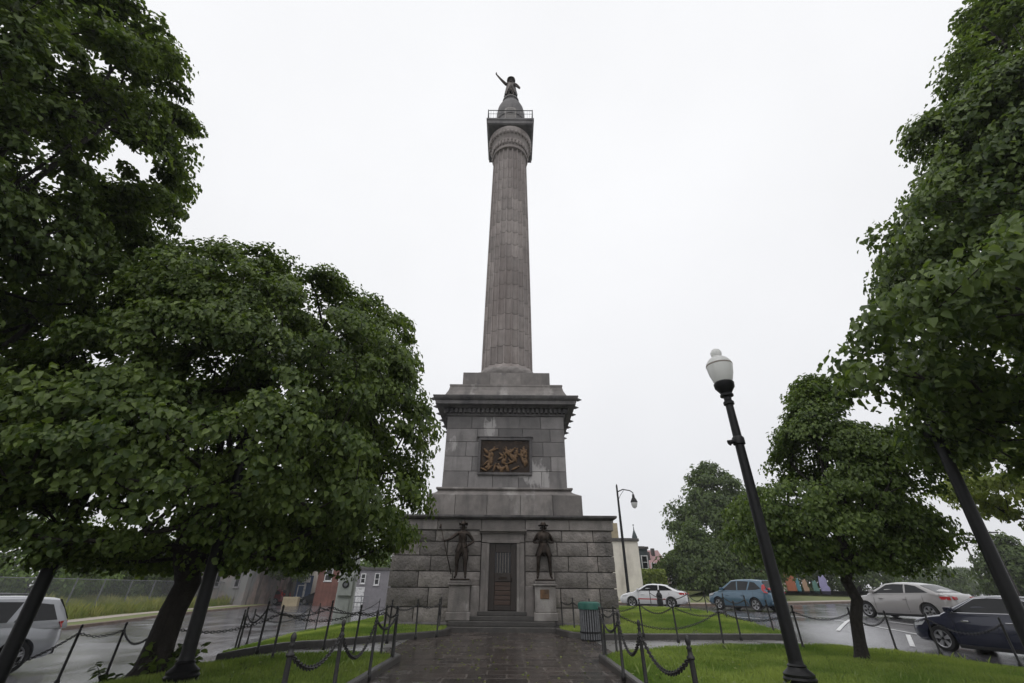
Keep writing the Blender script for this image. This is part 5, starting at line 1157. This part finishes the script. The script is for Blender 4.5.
far_tree('tree', 'low dark tree at the right edge below the bright leaves', 1032, 52, Z(1015, 536, 52), 3.2, M['leaf_far'], 38, .4)
x_ = X(1040, 17, 500); tree('maple_tree', 'bright yellow green maple leaning in from the right edge', (x_ + 2.6, 17, .1), [(3.3, 2.4), (4.2, 3.9), (5.5, 4.3), (7, 3.2), (8.5, 1.0)], M['leaf_yellow'], .2, None, 260, 100, .16, 3, .75, (0, 0), .55, 39, gap=-.2)
# left background
far_tree('tree', 'bright green tree behind the field at the far left edge', 20, 48, 9, 6, M['leaf_bright'], 41, .8, group='trees beyond the left field')
far_tree('tree', 'green tree between the far left edge and the pink house', 80, 62, 7.5, 5, M['leaf_far'], 42, .4, group='trees beyond the left field')
far_tree('tree', 'dull green tree beside the old factory on its left', 140, 60, 8, 3.6, M['leaf_far'], 43, .3, group='trees beyond the left field')
far_tree('tree', 'small dark tree between the old factory and the row house', 250, 64, 6.5, 1.9, M['leaf_far'], 44, .2, 120, 60, .25, group='trees beyond the left field')
far_tree('tree', 'street tree with a slim trunk in front of the tan house', 286, 62, 8.5, 2.6, M['leaf_far'], 45, 3.2, 120, 60, .25, group='trees beyond the left field')
far_tree('tree', 'pale green tree rising behind the grey house', 388, 74, 11, 5.0, M['leaf_bright'], 46, 1.2, group='trees beyond the left field')
far_tree('tree', 'broad pale tree far behind the brick building', 330, 90, 12, 7, M['leaf_far'], 47, 1.2, group='trees beyond the left field')
# ivy hedge on the right, shoots at the maple's foot
x0, x1, y_ = X(645, 49), X(668, 49), 49.; hd = thing('hedge', 'low yellow green ivy hedge between the white wall and the trees', 'hedge', ((x0 + x1) / 2, y_, g(x0, y_)))
MB().box(-(x1 - x0) / 2 + .2, (x1 - x0) / 2 - .2, -.2, .4, -.4, 2.3).build('stems', M['bark'], hd)
rg = np.random.default_rng(5); n_ = 6800; pos = np.c_[(rg.random(n_) - .5) * (x1 - x0), -.35 + rg.random(n_) * .5 + .12 * rg.normal(size=n_), rg.random(n_) * 3.0 - .25]
nr = rg.normal(size=(n_, 3)) * .5 + np.array([0, -.8, .4]); nr /= np.linalg.norm(nr, axis=1, keepdims=True); tp = np.cross(nr, rg.normal(size=(n_, 3))); tp /= np.linalg.norm(tp, axis=1, keepdims=True); sd2 = np.cross(tp, nr); v = np.zeros((n_, 6, 3))
for k in range(6): a, b, c = LEAF[k]; v[:, k] = pos + .24 * (sd2 * a + tp * b + nr * c)
i6 = np.arange(n_)[:, None] * 6; fast_mesh('foliage', v.reshape(-1, 3), np.concatenate([i6 + np.array([0, 1, 2, 3]), i6 + np.array([0, 3, 4, 5])]), np.tile(np.clip(.4 + .25 * rg.normal(size=n_), 0, 1), 2), M['leaf_yellow'], hd)
def shoots(label, x_, y_, n_, h, seed):
    rg = np.random.default_rng(seed); t = thing('leafy_shoots', label, 'plant', (x_, y_, g(x_, y_) + .05)); st_ = MB(); PP = []
    for i in range(n_):
        a = rg.random() * 6.28; l = h * (.5 + .6 * rg.random()); e = Vector((math.cos(a) * l * .5, math.sin(a) * l * .5, l)); b = Vector((math.cos(a) * .25, math.sin(a) * .25, 0)); st_.tube([b, b + e * .55 + Vector((0, 0, .05)), b + e], [.008, .006, .003], 5)
        PP += [tuple(b + e * s) for s in (.35, .5, .6, .7, .8, .9, 1., 1.03)]
    st_.build('stems', M['bark'], t); pos = np.array(PP); m_ = len(pos); nr = rg.normal(size=(m_, 3)) * .4 + np.array([0, -.2, 1]); nr /= np.linalg.norm(nr, axis=1, keepdims=True); tp = np.cross(nr, rg.normal(size=(m_, 3))); tp /= np.linalg.norm(tp, axis=1, keepdims=True); s_ = np.cross(tp, nr); v = np.zeros((m_, 6, 3))
    for k in range(6): a, b, c = LEAF[k]; v[:, k] = pos + .14 * (s_ * a + tp * b + nr * c)
    i6 = np.arange(m_)[:, None] * 6; fast_mesh('leaves', v.reshape(-1, 3), np.concatenate([i6 + np.array([0, 1, 2, 3]), i6 + np.array([0, 3, 4, 5])]), np.tile(np.clip(.45 + .25 * rg.normal(size=m_), 0, 1), 2), M['leaf_maple'], t)
shoots('leafy shoots sprouting between the maple trunk and the lamp base', -5.95, 9.35, 9, .42, 1); shoots('leafy shoots sprouting at the left foot of the maple trunk', -6.85, 9.5, 6, .34, 2)

rg = np.random.default_rng(77); n_ = 420; px_ = rg.random(n_) * 11 - 5.2; py_ = 7.5 + rg.random(n_) ** 1.3 * 9.5
pz_ = np.array([g(x, y) + (.012 if -2.3 < x < 1.95 or 12.3 < y < 16.3 else .13) for x, y in zip(px_, py_)]); pos = np.c_[px_, py_, pz_]
nr = rg.normal(size=(n_, 3)) * .22 + np.array([0, 0, 1]); nr /= np.linalg.norm(nr, axis=1, keepdims=True); tp = np.cross(nr, rg.normal(size=(n_, 3))); tp /= np.linalg.norm(tp, axis=1, keepdims=True); s_ = np.cross(tp, nr); v = np.zeros((n_, 6, 3))
for k in range(6): a, b, c = LEAF[k]; v[:, k] = pos + .065 * (s_ * a + tp * b + nr * c)
i6 = np.arange(n_)[:, None] * 6
tag(fast_mesh('fallen_leaves', v.reshape(-1, 3), np.concatenate([i6 + np.array([0, 1, 2, 3]), i6 + np.array([0, 3, 4, 5])]), np.tile(rg.random(n_), 2), M['leaf_yellow']), 'small fallen leaves scattered over the wet path and lawns', 'leaves', kind='stuff')
# ---------------------------------------------------------------- rain haze
hz = MB().box(-320, 320, -80, 330, -3.6, 49.5).build('haze', bpy.data.materials.new('haze')); hz['kind'] = 'stuff'
hm = hz.data.materials[0]; hm.use_nodes = True; n = hm.node_tree.nodes; n.clear(); o_ = n.new('ShaderNodeOutputMaterial'); pv = n.new('ShaderNodeVolumePrincipled')
pv.inputs['Color'].default_value = (.93, .94, .97, 1); pv.inputs['Density'].default_value = .0006; pv.inputs['Anisotropy'].default_value = .2
hm.node_tree.links.new(pv.outputs[0], o_.inputs['Volume'])
